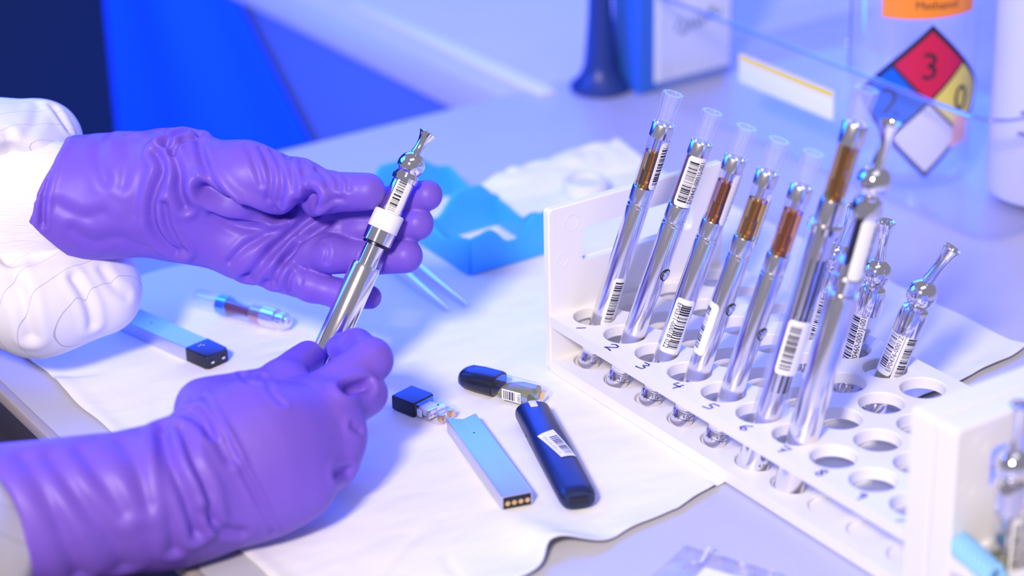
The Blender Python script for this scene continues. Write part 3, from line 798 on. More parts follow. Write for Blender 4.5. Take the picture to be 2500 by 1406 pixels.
# blue scalloped holder
p = thing('bottle_cradle', 'sky blue plastic cradle with scooped walls behind the upper hand', 'cradle', (-131, 13, GROUND))
def scoop_wall(name, a, b, thick, prof):
    """upright wall from a to b whose top follows prof: (fraction, height)"""
    a = Vector(a); b = Vector(b); L = (b - a).length; t = (b - a) / L; nrm = Vector((-t.y, t.x)); n = 44
    v = []; f = []
    for i in range(n + 1):
        s = i / n; h = prof[-1][1]
        for (s0, h0), (s1, h1) in zip(prof[:-1], prof[1:]):
            if s0 <= s <= s1:
                u = (s - s0) / (s1 - s0); u = u * u * (3 - 2 * u); h = h0 + (h1 - h0) * u; break
        for sg in (-1, 1):
            q = a + t * (s * L) + nrm * (thick / 2 * sg)
            v += [(q.x, q.y, 0), (q.x, q.y, h)]
    for i in range(n):
        o = 4 * i
        f += [(o, o + 4, o + 5, o + 1), (o + 2, o + 3, o + 7, o + 6), (o + 1, o + 5, o + 7, o + 3), (o, o + 2, o + 6, o + 4)]
    f += [(0, 1, 3, 2), (4 * n, 4 * n + 2, 4 * n + 3, 4 * n + 1)]
    return MB().add(v, f).build(name, M_blue, p, bevel=.5, angle=50)
scoop_wall('front_wall', (0, 0), (0, 49), 3, [(0, 20), (.1, 21), (.26, 22.5), (.52, 13), (.6, 13), (.84, 24), (1, 24)])
scoop_wall('cross_wall', (-50, 0), (-50, 51), 3, [(0, 21), (.2, 13), (.5, 26), (.75, 26), (1, 17)])
scoop_wall('rear_wall', (-103, 2), (-103, 51), 3, [(0, 22), (.12, 28), (.55, 28), (.95, 18), (1, 18)])
scoop_wall('side_wall', (0, 0), (-103, 2), 3, [(0, 20), (.12, 18), (.25, 12), (.42, 15), (.48, 20), (.55, 16), (.75, 12), (1, 20)])
scoop_wall('side_wall', (0, 49), (-103, 51), 3, [(0, 24), (.1, 20), (.25, 12), (.45, 15), (.5, 17), (.6, 14), (.75, 12), (1, 18)])

cap = MB().lathe([(0, 0), (12.0, 0), (13.0, 1), (13.0, 8), (12, 9.2), (9.5, 9.2), (9.0, 7.2), (0, 7.2)], 40, None, -187, 128).map(lambda x, y, z: (x, y, z + GROUND)).build('plastic_ring', M_whitepl)
tag(cap, 'round translucent white ring lying on the bench paper behind the rack', 'ring')
bead = MB().lathe([(0, 0), (2.2, .2), (3.0, 2), (2.2, 4), (0, 4.6)], 16, None, -205, 70).map(lambda x, y, z: (x, y, z + GROUND)).build('paper_scrap', M_paper)
tag(bead, 'tiny white scrap beside the blue cradle', 'scrap')

# clear bag with a white label in the foreground
def bag():
    p = thing('zip_bag', 'clear plastic zip bag with a white label lying in front of the rack', 'bag', (175, -72, 0))
    cs = [(-20, -36), (-26, -14), (-19.5, 10), (7, 24), (50, 10), (40, -40)]
    n = 30; v = []; f = []
    def q(u, w):   # bilinear in a skewed sheet
        a = Vector((-22, 9)) * (1 - u) + Vector((20, 28)) * u; b = Vector((0, -46)) * (1 - u) + Vector((48, -22)) * u
        c = a * (1 - w) + b * w; return c
    for j in range(n + 1):
        for i in range(n + 1):
            c = q(i / n, j / n); e = min(i, n - i, j, n - j) / n
            v.append((c.x, c.y, .3 + 5.5 * min(1, e * 5) * (.45 + .55 * abs(mnoise.noise(Vector((c.x * .09, c.y * .09, 1)))))))
    m = len(v); v += [(x, y, .12) for x, y, z in v]
    g = [(j * (n + 1) + i, j * (n + 1) + i + 1, (j + 1) * (n + 1) + i + 1, (j + 1) * (n + 1) + i) for j in range(n) for i in range(n)]
    f = g + [tuple(k + m for k in reversed(t)) for t in g]
    MB().add(v, f).build('film', clear('bag_film', (.97, .97, 1), .12, .5, .10), p)
    v = []; 
    for j in range(9):
        for i in range(9):
            c = q(.42 + .5 * i / 8, .36 + .6 * j / 8); v.append((c.x, c.y, 6.6 + .6 * mnoise.noise(Vector((c.x * .05, c.y * .05, 4)))))
    k = len(v); g = [(j * 9 + i, j * 9 + i + 1, (j + 1) * 9 + i + 1, (j + 1) * 9 + i) for j in range(8) for i in range(8)]
    MB().add(v + [(x, y, z - .25) for x, y, z in v], g + [tuple(t + k for t in reversed(h)) for h in g]).build('label', M_label, p)
    # pressed zip seam along the upper edge
    MB().tube([(*q(t / 12, .07), 1.6) for t in range(13)], .7, 6).build('zip_seam', M_clear, p)
    MB().tube([(*q(.3, .05 + .3 * t / 8), 4.8 + 1.6 * math.sin(t)) for t in range(9)], .45, 6).build('crease', M_whitepl, p)
bag()

# light blue foam net roll on the second rack
p = thing('foam_net', 'light blue foam net roll on the second rack at the lower right corner', 'foam', (263, -11, 30.6))
M_foam = mat('light_blue_foam', (.30, .62, .92), .7, bump=(300, .4, .001))
for a in range(5):
    pts = []
    for t in range(40):
        u = t / 39; th = u * 2 * math.pi * 1.6 + a * 2 * math.pi / 5
        rr = 4.2
        pts.append((u * 26 - 3, -2.0 + rr * math.cos(th) - u * 6, 4.9 + rr * math.sin(th)))
    MB().tube(pts, 1.1, 6).build('strand', M_foam, p)
for a in range(5):
    pts = []
    for t in range(40):
        u = t / 39; th = -u * 2 * math.pi * 1.6 + a * 2 * math.pi / 5
        pts.append((u * 26 - 3, -2.0 + 3.6 * math.cos(th) - u * 6, 4.9 + 3.6 * math.sin(th)))
    MB().tube(pts, 1.0, 6).build('strand', M_foam, p)

# ------------------------------------------------------------------ behind the rack
# clear acrylic bin
bx0, bx1, by0, by1, bh = -301, 6, 255, 430, 72
p = thing('acrylic_bin', 'clear acrylic bin behind the rack holding the solvent bottles', 'bin', (0, 0, 0))
def rr_loop(x0, x1, y0, y1, r, z, n=8):
    out = []
    for (cx, cy, s) in ((x1 - r, y1 - r, 0), (x0 + r, y1 - r, 90), (x0 + r, y0 + r, 180), (x1 - r, y0 + r, 270)):
        for k in range(n + 1):
            t = math.radians(s + 90 * k / n); out.append((cx + r * math.cos(t), cy + r * math.sin(t), z))
    return out
lo = [rr_loop(bx0 + 6, bx1 - 6, by0 + 6, by1 - 6, 14, .4), rr_loop(bx0 + 1.5, bx1 - 1.5, by0 + 1.5, by1 - 1.5, 16, 2.5), rr_loop(bx0 + 1, bx1 - 1, by0 + 1, by1 - 1, 18, 7), rr_loop(bx0, bx1, by0, by1, 20, bh)]
li = [rr_loop(bx0 + 2.5, bx1 - 2.5, by0 + 2.5, by1 - 2.5, 18, bh), rr_loop(bx0 + 3.5, bx1 - 3.5, by0 + 3.5, by1 - 3.5, 16, 7), rr_loop(bx0 + 6.5, bx1 - 6.5, by0 + 6.5, by1 - 6.5, 13, 2.8)]
n = len(lo[0]); v = []; f = []
for l in lo + li: v += l
for l in range(len(lo + li) - 1):
    for k in range(n): f.append((l * n + k, l * n + (k + 1) % n, (l + 1) * n + (k + 1) % n, (l + 1) * n + k))
f += [tuple(range(n))[::-1], tuple(range(6 * n, 7 * n))]
MB().add(v, f).build('shell', M_acrylic, p)
MB().tube([(x, y, z) for x, y, z in rr_loop(bx0 - .5, bx1 + .5, by0 - .5, by1 + .5, 20, bh)] + [rr_loop(bx0 - .5, bx1 + .5, by0 - .5, by1 + .5, 20, bh)[0]], 1.5, 8).build('rim', clear('acrylic_lip', (.8, .83, .97), .08, .7, .25), p)
for (xx, yy) in ((bx0 + 1.2, by0 + 1.2), (bx0 + 1.2, by1 - 1.2)):
    pass
lb = MB().box(-204, -119, by0 - 1.2, by0 - .3, 38, 56).map(lambda x, y, z: (x, y, z - (0 if False else 0))).build('label', M_label, p, bevel=.2)
MB().box(-204, -119, by0 - 1.45, by0 - 1.15, 51.4, 56).build('yellow_stripe', mat('yellow_print', (.92, .70, .06), .6), lb, smooth=False)

# blue card box with a pale note, dark post
p = thing('blue_box', 'blue box with a pale handwritten note, at the far end of the clear bin', 'box', (-318, 297, 0))
M_bluebox = mat('blue_card', (.03, .14, .55), .5)
MB().box(-16, 13, -42, 34, 0, 130).build('body', M_bluebox, p, bevel=1.5)
nt_ = MB().box(13, 13.5, -30, 32, 6, 122).build('note', mat('pale_note', (.84, .90, .86), .7), p, bevel=.15)
mb = MB()
for st in ([(-14, 34), (-10, 42), (-6, 36), (-11, 31), (-4, 32), (-2, 40), (1, 33)], [(3, 41), (4, 33), (7, 40), (9, 34)], [(11, 36), (15, 45), (13, 36), (18, 44), (20, 38), (24, 41)]):
    mb.tube([(13.5, y, z + 4) for y, z in st], .9, 6)
mb.build('handwriting', mat('faded_ink', (.08, .14, .30), .6), nt_)
p = thing('dark_post', 'dark blue post with a flared round foot beside the blue box', 'stand', (-331, 243, 0))
M_post = mat('dark_post_plastic', (.015, .04, .18), .35)
MB().lathe([(0, 0), (19, 0), (20, 1.2), (19.5, 4), (15, 8), (12, 13), (11, 17)], 40).build('foot', M_post, p)
MB().lathe([(11, 16.5), (9.6, 30), (8.0, 50), (6.6, 80), (6.2, 140), (0, 140)], 36).build('column', M_post, p)

# solvent bottles
M_bottle = clear('clear_bottle', (.99, .99, 1), .12, .35, .03, haze=.06)
def bottle_profile(r, h, w=1.4):
    o = [(0, .3), (r * .8, .3), (r * .95, 3), (r, 10), (r, h - 34), (r * .92, h - 24), (r * .6, h - 12), (r * .42, h - 6), (r * .42, h)]
    return o + [(max(a - w, 0), b + (1.2 if i == 0 else 0)) for i, (a, b) in enumerate(reversed(o)) if a > 0] + [(0, 2)]
def on_cyl(r, cen, s, z): t = math.radians(cen) + s / r; return cyl(r, t, z)
def arc_quad(mb, r, cen, poly, lift=.3, seg=10):
    """convex polygon in (arc mm, z) wrapped on a bottle"""
    m = len(poly); cxx = sum(q[0] for q in poly) / m; czz = sum(q[1] for q in poly) / m
    for k in range(m):
        a, b = poly[k], poly[(k + 1) % m]
        rows = []
        for i in range(seg + 1):
            t = i / seg; row = []
            for j in range(seg + 1):
                u = j / seg; ex = a[0] + (b[0] - a[0]) * u; ez = a[1] + (b[1] - a[1]) * u
                row.append(on_cyl(r + lift, cen, cxx + (ex - cxx) * t, czz + (ez - czz) * t))
            rows.append(row)
        vv = [q for row in rows for q in row]
        mb.add(vv, [(i * (seg + 1) + j, i * (seg + 1) + j + 1, (i + 1) * (seg + 1) + j + 1, (i + 1) * (seg + 1) + j) for i in range(seg) for j in range(seg)])
def arc_text(r, cen, s0, z0, size, txt, lift=.55):
    vs, fs, w = text_polys(txt)
    return MB().add([on_cyl(r + lift, cen, s0 + x * size, z0 + y * size) for x, y, _ in vs], fs)
def hazard_diamond(p, r, cen, zc, hd):
    """four-square hazard diamond wrapped on the bottle"""
    d = thing_part = MB()
    arc_quad(d, r, cen, [(0, zc + hd * 1.06), (hd * 1.06, zc), (0, zc - hd * 1.06), (-hd * 1.06, zc)], .12)
    o = d.build('hazard_diamond', M_ink, p, angle=70)
    h = hd / 2
    g = .94
    for nm, (cx, cz), col in (('red_square', (0, h), (.62, .01, .06)), ('blue_square', (-h, 0), (.0, .12, .55)), ('yellow_square', (h, 0), (.80, .68, .12)), ('white_square', (0, -h), (.70, .70, .78))):
        mb = MB(); arc_quad(mb, r, cen, [(cx, zc + cz + h * g), (cx + h * g, zc + cz), (cx, zc + cz - h * g), (cx - h * g, zc + cz)], .32)
        mb.build(nm, mat(nm, col, .5), o, angle=70)
    for ch, cx, cz in (('3', 0, h), ('2', -h, 0), ('0', h, 0)):
        arc_text(r, cen, cx - h * .28, zc + cz - h * .36, h * 1.05, ch).build('numeral', M_ink, o, smooth=False)
view = along((0, 0, 0), (0, 0, 1))
p = thing('solvent_bottle', 'clear solvent bottle with orange label and hazard diamond, in the bin', 'bottle', (-104, 300, 3.2), view)
r1 = 36
MB().lathe(bottle_profile(r1, 190), 56).build('bottle', M_bottle, p)
hazard_diamond(p, r1, 6, 53, 43)
mb = MB(); arc_quad(mb, r1, 2, [(-27, 101), (30, 103), (30, 118), (-27, 116)], .25, 14)
ol = mb.build('orange_label', mat('orange_tape', (.95, .28, .02), .5), p, angle=70)
arc_text(r1, 2, -8, 107.5, 6.6, 'Methanol', .5).build('lettering', M_ink, ol, smooth=False)
MB().box(-36.9, -36.3, -1.2, 0, 60, 150).map(lambda x, y, z: (x, y, z)).build('seam', mat('bottle_seam', (.06, .08, .30), .4), p, smooth=False)
mb = MB(); arc_quad(mb, r1, 44, [(-9, 24), (4, 26), (5, 43), (-7, 42)], .42, 8); mb.build('peach_sticker', mat('peach_paper', (.85, .42, .30), .6), p, angle=70)
p = thing('solvent_bottle', 'frosted white solvent bottle with printed lines, at the right edge of the bin', 'bottle', (-29, 334, 3.2), view)
r2 = 32.5
MB().lathe(bottle_profile(r2, 180), 56).build('bottle', mat('frosted_bottle', (.66, .66, .78), .35, spec=.4), p)
rng = random.Random(3)
for k, (s0, s1) in enumerate(((0, 16), (-3, 15.5), (2, 15), (-4, 14.5), (2, 13.5))):     # five blurred, unreadable printed lines
    mb = MB(); z0 = 63 - k * 6.2; q = s0
    while q < s1:
        w_ = rng.uniform(1.2, 2.6); hgt = rng.uniform(2.0, 3.2)
        vv = []
        for i in range(7):
            zz_ = z0 + hgt * (i % 2)
            vv += [on_cyl(r2 + .25, -36, q + w_ * i / 6, zz_), on_cyl(r2 + .25, -36, q + w_ * i / 6 + .35, zz_)]
        mb.add(vv, [(2 * i, 2 * i + 1, 2 * i + 3, 2 * i + 2) for i in range(6)]); q += w_ + .7
    mb.build('printed_line', M_marker, p, smooth=False)
hazard_diamond(p, r2, 8, 84, 25)

# ------------------------------------------------------------------ the person's gloved hands
def seg_dist(P, a, b, r1, r2, fl):
    s = np.array([1.0, 1.0, fl])
    a = np.array(a) * s; b = np.array(b) * s; Q = P * s
    ab = b - a; L2 = max(float(ab @ ab), 1e-9)
    t = np.clip((Q - a) @ ab / L2, 0, 1)
    d = Q - a - t[..., None] * ab
    return np.sqrt((d * d).sum(-1)) - (r1 + (r2 - r1) * t)

def smin(a, b, k):
    h = np.maximum(k - np.abs(a - b), 0) / k
    return np.minimum(a, b) - h * h * k * 0.25

def body_sdf(P, spec):
    """spec: blend radii, chains of tapered limbs, optional cuts (local mm frame: x right, y up, z out)."""
    core = None
    for (a, b, r1, r2, fl) in spec['core']:
        d = seg_dist(P, a, b, r1, r2, fl)
        core = d if core is None else smin(core, d, spec['kcore'])
    fing = None
    for chain in spec['chains']:
        c = None
        for (a, b, r1, r2, fl) in chain:
            d = seg_dist(P, a, b, r1, r2, fl)
            c = d if c is None else smin(c, d, 2.5)
        fing = c if fing is None else smin(fing, c, spec['kfing'])
    if fing is not None:
        core = smin(core, fing, spec['kjoin'])
    for (a, b, r1, r2, fl) in spec.get('carve', []):
        core = -smin(-core, seg_dist(P, a, b, r1, r2, fl), 3.0)
    for (o, n) in spec.get('planes', []):
        core = np.maximum(core, (P - np.array(o)) @ np.array(n))
    for (a, b, r1, r2, fl) in spec.get('late', []):
        core = smin(core, seg_dist(P, a, b, r1, r2, fl), 1.0)
    return core

HAND_ORIGIN = (-73.89,-134.71,76.29)
HAND_AXES = [(0.55711,0.83017,-0.02118),(-0.33377,0.24719,0.90967),(0.76041,-0.49972,0.4148)]
SDF_UP = {'kcore': 9,'kfing': 1.2,'kjoin': 5,'core': [((-118.6,21.7,-28.0),(-44.9,25.6,-20.0),30.5,29.5,1.25),((-44.3,33.2,-16.0),(-10.1,32.3,-5.0),20,15.2,1.0),((-10.1,32.3,-5.0),(16.5,28.1,3.0),15.2,11,1.0),((-45.5,16.1,-24.0),(3.0,3.4,-26.0),20,15.5,1.0),((-43.0,7.8,-20.0),(-11.9,-2.0,-20.0),12.3,12.2,1.0),((-11.9,-2.0,-20.0),(7.7,-10.3,-18.0),12.2,10.5,1.0),((-20.4,20.0,-26.0),(23.9,11.1,-22.0),14,11,1.0)],'chains': [[((16.5,28.1,3.0),(29.3,24.6,8.0),11,9.4,1.0),((29.3,24.6,8.0),(47.8,24.6,13.0),9.4,8.7,1.0)],[((21.1,13.0,-20.0),(47.2,17.8,-8.0),10,8.6,1.0),((47.2,17.8,-8.0),(66.7,22.2,-2.0),8.6,7.6,1.0),((66.7,22.2,-2.0),(75.1,23.3,3.0),7.6,7.2,1.0)],[((22.3,5.2,-18.0),(43.2,7.9,-10.0),10,9,1.0),((43.2,7.9,-10.0),(58.9,9.1,-5.0),9,8.4,1.0),((58.9,9.1,-5.0),(70.2,10.3,0.0),8.4,8,1.0)],[((17.6,-3.2,-16.0),(30.6,-3.9,-4.0),10,8.8,1.0),((30.6,-3.9,-4.0),(45.3,-5.2,-7.0),8.8,8.4,1.0),((45.3,-5.2,-7.0),(64.8,-4.6,0.0),8.4,8.1,1.0)],[((6.0,-12.3,-16.0),(20.1,-18.5,-10.0),9,7.6,1.0),((20.1,-18.5,-10.0),(33.7,-22.5,-8.0),7.6,7,1.0),((33.7,-22.5,-8.0),(48.1,-24.0,-2.0),7,5.6,1.0)]],'planes': [((-95.4,52.4,-0.0),(-0.928,0.371,0.0)),((-111.4,10.5,-0.0),(-0.688,-0.726,0.0))],'late': []}
CREASE_UP = [([(-27.8,26.1,6.0),(-19.4,20.4,5.2),(-9.1,17.0,3.5),(-0.4,16.1,-3.5),(8.6,16.4,-9.7),(18.6,18.6,11.7),(22.7,21.9,15.5)],2.8,6.0),([(17.0,39.2,8.0),(18.9,31.7,14.7),(20.9,24.1,15.5),(23.2,19.5,14.2)],1.6,1.3),([(-50.7,43.4,1.5),(-47.3,36.0,4.7),(-50.8,26.5,4.5),(-53.0,17.1,2.2),(-52.4,8.6,-0.8),(-48.4,1.6,-4.5),(-42.8,-2.7,-8.0)],2.2,3.0),([(-46.2,47.3,-0.5),(-43.4,42.7,2.7),(-40.0,34.0,5.7),(-39.3,24.6,5.0),(-37.3,18.0,3.0)],2.0,2.6),([(-33.5,53.2,-10.5),(-30.1,43.7,2.7),(-26.6,34.9,7.5),(-22.1,28.6,8.7),(-15.2,21.6,7.7)],1.8,2.0),([(-47.1,18.9,3.5),(-46.1,10.5,0.5),(-43.3,3.9,-2.8),(-38.8,-2.2,-7.3)],1.6,2.2),([(-47.8,47.3,-0.5),(-42.6,52.9,-6.8),(-36.3,54.8,-14.3),(-31.4,52.1,-9.0)],1.6,1.8),([(-43.5,43.3,2.5),(-39.1,48.7,-1.5),(-33.9,50.7,-4.8)],1.2,1.4),([(23.1,15.9,-8.2),(12.3,7.9,-10.5),(2.1,-2.2,-7.2),(-10.6,-14.8,-12.2)],2.2,2.8),([(28.1,10.7,-6.7),(19.3,4.9,-7.7),(8.8,-5.6,-7.5),(-0.1,-17.1,-10.0)],2.0,2.4),([(12.6,0.1,-7.7),(7.0,-7.6,-6.5),(3.3,-17.1,-8.2)],1.4,1.6),([(-25.0,15.3,-1.3),(-14.1,9.7,-6.0),(-2.8,7.8,-8.0)],1.8,1.0),([(-18.1,-7.5,-7.5),(-10.2,0.1,-5.2),(-0.9,5.0,-8.0),(9.5,10.2,-10.2)],1.5,1.3),([(-2.2,45.1,4.5),(2.1,37.6,10.2),(3.6,29.9,12.2),(1.9,21.6,9.0)],1.3,0.9),([(2.6,44.1,2.7),(7.5,36.6,10.2),(9.0,28.0,13.5),(7.6,20.6,9.5)],1.3,0.9),([(9.8,41.4,2.7),(13.1,34.6,12.7),(15.2,27.0,15.0),(14.9,20.5,12.5)],1.4,1.1),([(-9.1,47.0,4.0),(-4.1,37.5,11.2),(-0.6,28.1,12.0)],1.3,0.6),([(24.8,34.7,11.5),(28.0,31.7,15.0),(30.1,27.4,17.7)],1.2,0.9),([(30.5,33.7,12.2),(34.1,30.5,16.5),(35.8,26.2,19.0)],1.1,0.8),([(37.4,31.6,16.0),(39.5,28.7,19.0),(40.0,25.4,20.0)],1.0,0.6),([(27.1,18.5,15.5),(32.3,21.0,17.7),(37.2,21.0,18.5)],1.2,0.8),([(-96.2,49.5,-14.0),(-102.6,30.6,-2.8),(-104.6,19.2,-2.3),(-105.4,10.6,-4.3)],1.4,1.8),([(-106.7,19.2,-2.5),(-107.4,10.0,-4.5)],1.2,-1.2),([(-79.4,52.7,-17.3),(-79.1,42.2,-4.8),(-74.3,30.5,0.2)],2.5,0.9),([(-69.2,52.5,-14.5),(-64.7,40.1,-1.5),(-66.5,28.5,1.2)],2.5,0.8),([(-90.5,7.7,-4.3),(-81.5,2.1,-7.5),(-69.6,3.9,-5.3),(-60.5,0.2,-8.3)],2.5,0.9),([(-97.6,19.1,-1.8),(-86.2,13.4,-1.8),(-76.4,15.3,-0.5)],2.5,0.7),([(-62.5,50.2,-9.0),(-57.8,34.2,2.5),(-59.9,15.2,0.7)],3,0.7),([(-49.5,51.9,-5.8),(-59.9,54.2,-16.5),(-67.9,53.7,-17.8)],2.0,0.9),([(11.3,-12.9,-5.2),(9.9,-17.2,-5.5),(10.2,-22.0,-8.7)],1.0,1.0),([(17.5,-10.4,-6.5),(16.1,-17.2,-3.0)],0.9,0.6),([(26.9,1.9,2.3),(29.0,-2.0,5.0),(28.2,-7.7,4.3)],1.0,0.6)]
SDF_LO = {'kcore': 10,'kfing': 1.2,'kjoin': 6,'core': [((-117.3,-117.0,145.0),(-29.2,-105.8,120.0),32,29,1.15),((-29.5,-106.0,118.0),(6.2,-91.3,104.0),27,31,1.4),((2.5,-91.4,102.0),(28.8,-82.4,88.0),32,24,1.4),((-16.3,-70.6,90.0),(16.3,-64.6,68.0),13,12,1.0),((26.6,-103.5,102.0),(-9.9,-114.9,112.0),12.5,13,1.0)],'chains': [[((25.6,-71.9,82.0),(52.7,-51.0,65.0),11.5,9.6,1.0),((52.7,-51.0,65.0),(44.6,-46.1,44.0),9.6,8.2,1.0),((44.6,-46.1,44.0),(38.2,-47.2,32.0),8.2,7.4,1.0)],[((14.1,-60.3,64.0),(22.9,-50.7,38.0),10,7.6,1.0)],[((28.8,-81.1,88.0),(50.9,-65.7,70.0),11.5,9.2,1.0),((50.9,-65.7,70.0),(44.6,-71.2,44.0),9.2,8,1.0),((44.6,-71.2,44.0),(37.4,-65.5,28.0),8,7,1.0)],[((30.9,-90.5,92.0),(41.3,-83.0,78.0),11.5,9.6,1.0),((41.3,-83.0,78.0),(37.2,-84.5,50.0),9.6,8.6,1.0)],[((27.1,-99.5,98.0),(37.7,-97.0,86.0),11.5,9.0,1.0),((37.7,-97.0,86.0),(34.6,-98.2,60.0),9.0,8.2,1.0)]],'planes': [],'carve': [((-116.5,-121.4,130.0),(-116.5,-121.6,130.0),39.5,39.5,0.3)]}
CREASE_LO = [([(-13.5,-64.3,111.2),(-4.9,-76.3,125.0),(3.2,-91.1,129.0),(10.3,-106.4,125.7),(15.6,-121.0,115.0)],1.2,0.9),([(-12.1,-63.8,111.5),(-3.5,-75.6,124.7),(4.6,-90.4,128.5),(12.0,-105.8,125.5),(17.3,-120.4,114.7)],1.0,-0.7),([(-27.8,-76.5,126.7),(-24.5,-85.4,137.5),(-20.8,-95.0,142.0),(-16.1,-106.5,142.5),(-13.1,-118.5,138.0)],2.6,3.0),([(-26.3,-72.0,111.0),(-17.1,-73.1,121.5),(-8.0,-79.5,127.0),(-0.9,-89.3,129.7)],2.2,1.6),([(-21.2,-77.7,128.2),(-15.0,-88.8,136.7),(-9.0,-100.3,137.7),(-6.9,-113.9,135.0)],2.2,2.0),([(-17.8,-70.0,117.0),(-12.0,-73.1,122.2),(-8.8,-79.5,127.2)],1.8,1.5),([(-29.1,-79.2,131.2),(-26.4,-93.3,143.0),(-22.2,-111.3,144.0),(-22.2,-125.2,138.0)],2.5,1.6),([(-9.8,-110.2,138.2),(-4.1,-117.6,131.0),(3.3,-120.1,123.2)],2,1.5),([(-70.5,-87.9,149.0),(-59.6,-100.5,154.5),(-47.1,-115.4,151.7),(-42.5,-131.4,140.7)],3.5,1.5),([(-58.3,-85.8,144.5),(-48.9,-97.6,150.7),(-40.8,-109.0,150.2)],3.0,1.2),([(-43.1,-82.2,137.0),(-35.2,-93.1,145.0),(-31.5,-106.0,147.5)],3.0,1.3),([(-79.9,-87.8,150.7),(-68.6,-103.4,158.0),(-62.6,-119.8,156.0),(-59.6,-134.1,146.0)],3.0,1.5),([(43.0,-63.5,91.0),(45.6,-63.0,83.2),(51.0,-61.9,79.5)],2.2,4.0),([(7.3,-56.9,83.0),(13.9,-61.7,111.7),(19.4,-67.5,116.0)],1.3,0.7),([(-1.3,-56.3,85.0),(3.2,-58.5,107.5),(7.9,-60.1,111.2)],1.2,1.2),([(47.4,-77.9,98.2),(50.0,-79.8,95.7)],1.5,1.5),([(40.7,-97.1,106.2),(45.1,-97.1,96.2)],2.0,2.0)]
SDF_US = {'kcore': 22,'kfing': 1,'kjoin': 1,'chains': [],'core': [((-287.2,-7.1,-50.0),(-155.6,20.4,-35.0),58,46,1.1),((-155.6,24.3,-35.0),(-133.9,26.3,-35.0),44,40,1.15),((-148.5,37.2,-55.0),(-116.0,53.0,-58.0),30,19,1.0),((-148.4,-7.2,-38.0),(-113.1,-23.0,-30.0),34,25,1.0),((-113.1,-26.9,-30.0),(-82.2,-24.6,-38.0),21,14.5,1.0),((-123.3,8.9,-50.0),(-89.0,-15.1,-48.0),24,18,1.0)],'carve': [((-115.5,20.4,4.0),(-23.5,24.4,10.0),31.5,31.5,1.0),((-102.5,18.1,25.0),(-19.5,23.1,40.0),31.5,31.5,1.0)]}
CREASE_US = [([(-121.8,52.0,-7.5),(-120.5,35.5,-23.3),(-118.4,25.9,-27.0)],2.5,1.2),([(-127.8,0.3,-17.0),(-114.7,-22.9,-1.3),(-111.3,-42.1,-7.5)],3,2.2),([(-91.9,-15.2,-11.8),(-85.8,-26.8,-15.0),(-84.8,-36.6,-20.2)],2.2,1.8),([(-108.2,68.0,-44.2),(-103.4,62.2,-40.5),(-100.3,57.1,-39.5)],2,1.4),([(-114.3,69.1,-40.3),(-112.6,58.9,-22.8),(-114.9,51.3,-11.3)],2.5,0.7),([(-80.3,-11.3,-22.0),(-74.6,-19.1,-23.0),(-69.5,-23.0,-27.5)],2.2,1.0)]
SDF_UK = {'kcore': 4,'kfing': 1,'kjoin': 1,'chains': [],'core': [((-128.3,19.3,-32.0),(-106.8,22.5,-28.0),31.5,28.5,1.2)]}
CREASE_UK = []
SDF_LS = {'kcore': 14,'kfing': 1,'kjoin': 1,'chains': [],'core': [((-202.1,-118.0,200.0),(-113.2,-118.3,155.0),42,27,1.0),((-113.2,-118.3,155.0),(-101.9,-118.1,142.0),27,25.5,1.0),((-109.3,-119.9,170.0),(-100.4,-131.4,154.0),25,23,1.0)]}
CREASE_LS = []
BEAD_UP = [(-110.2,15.4,-3.3)]

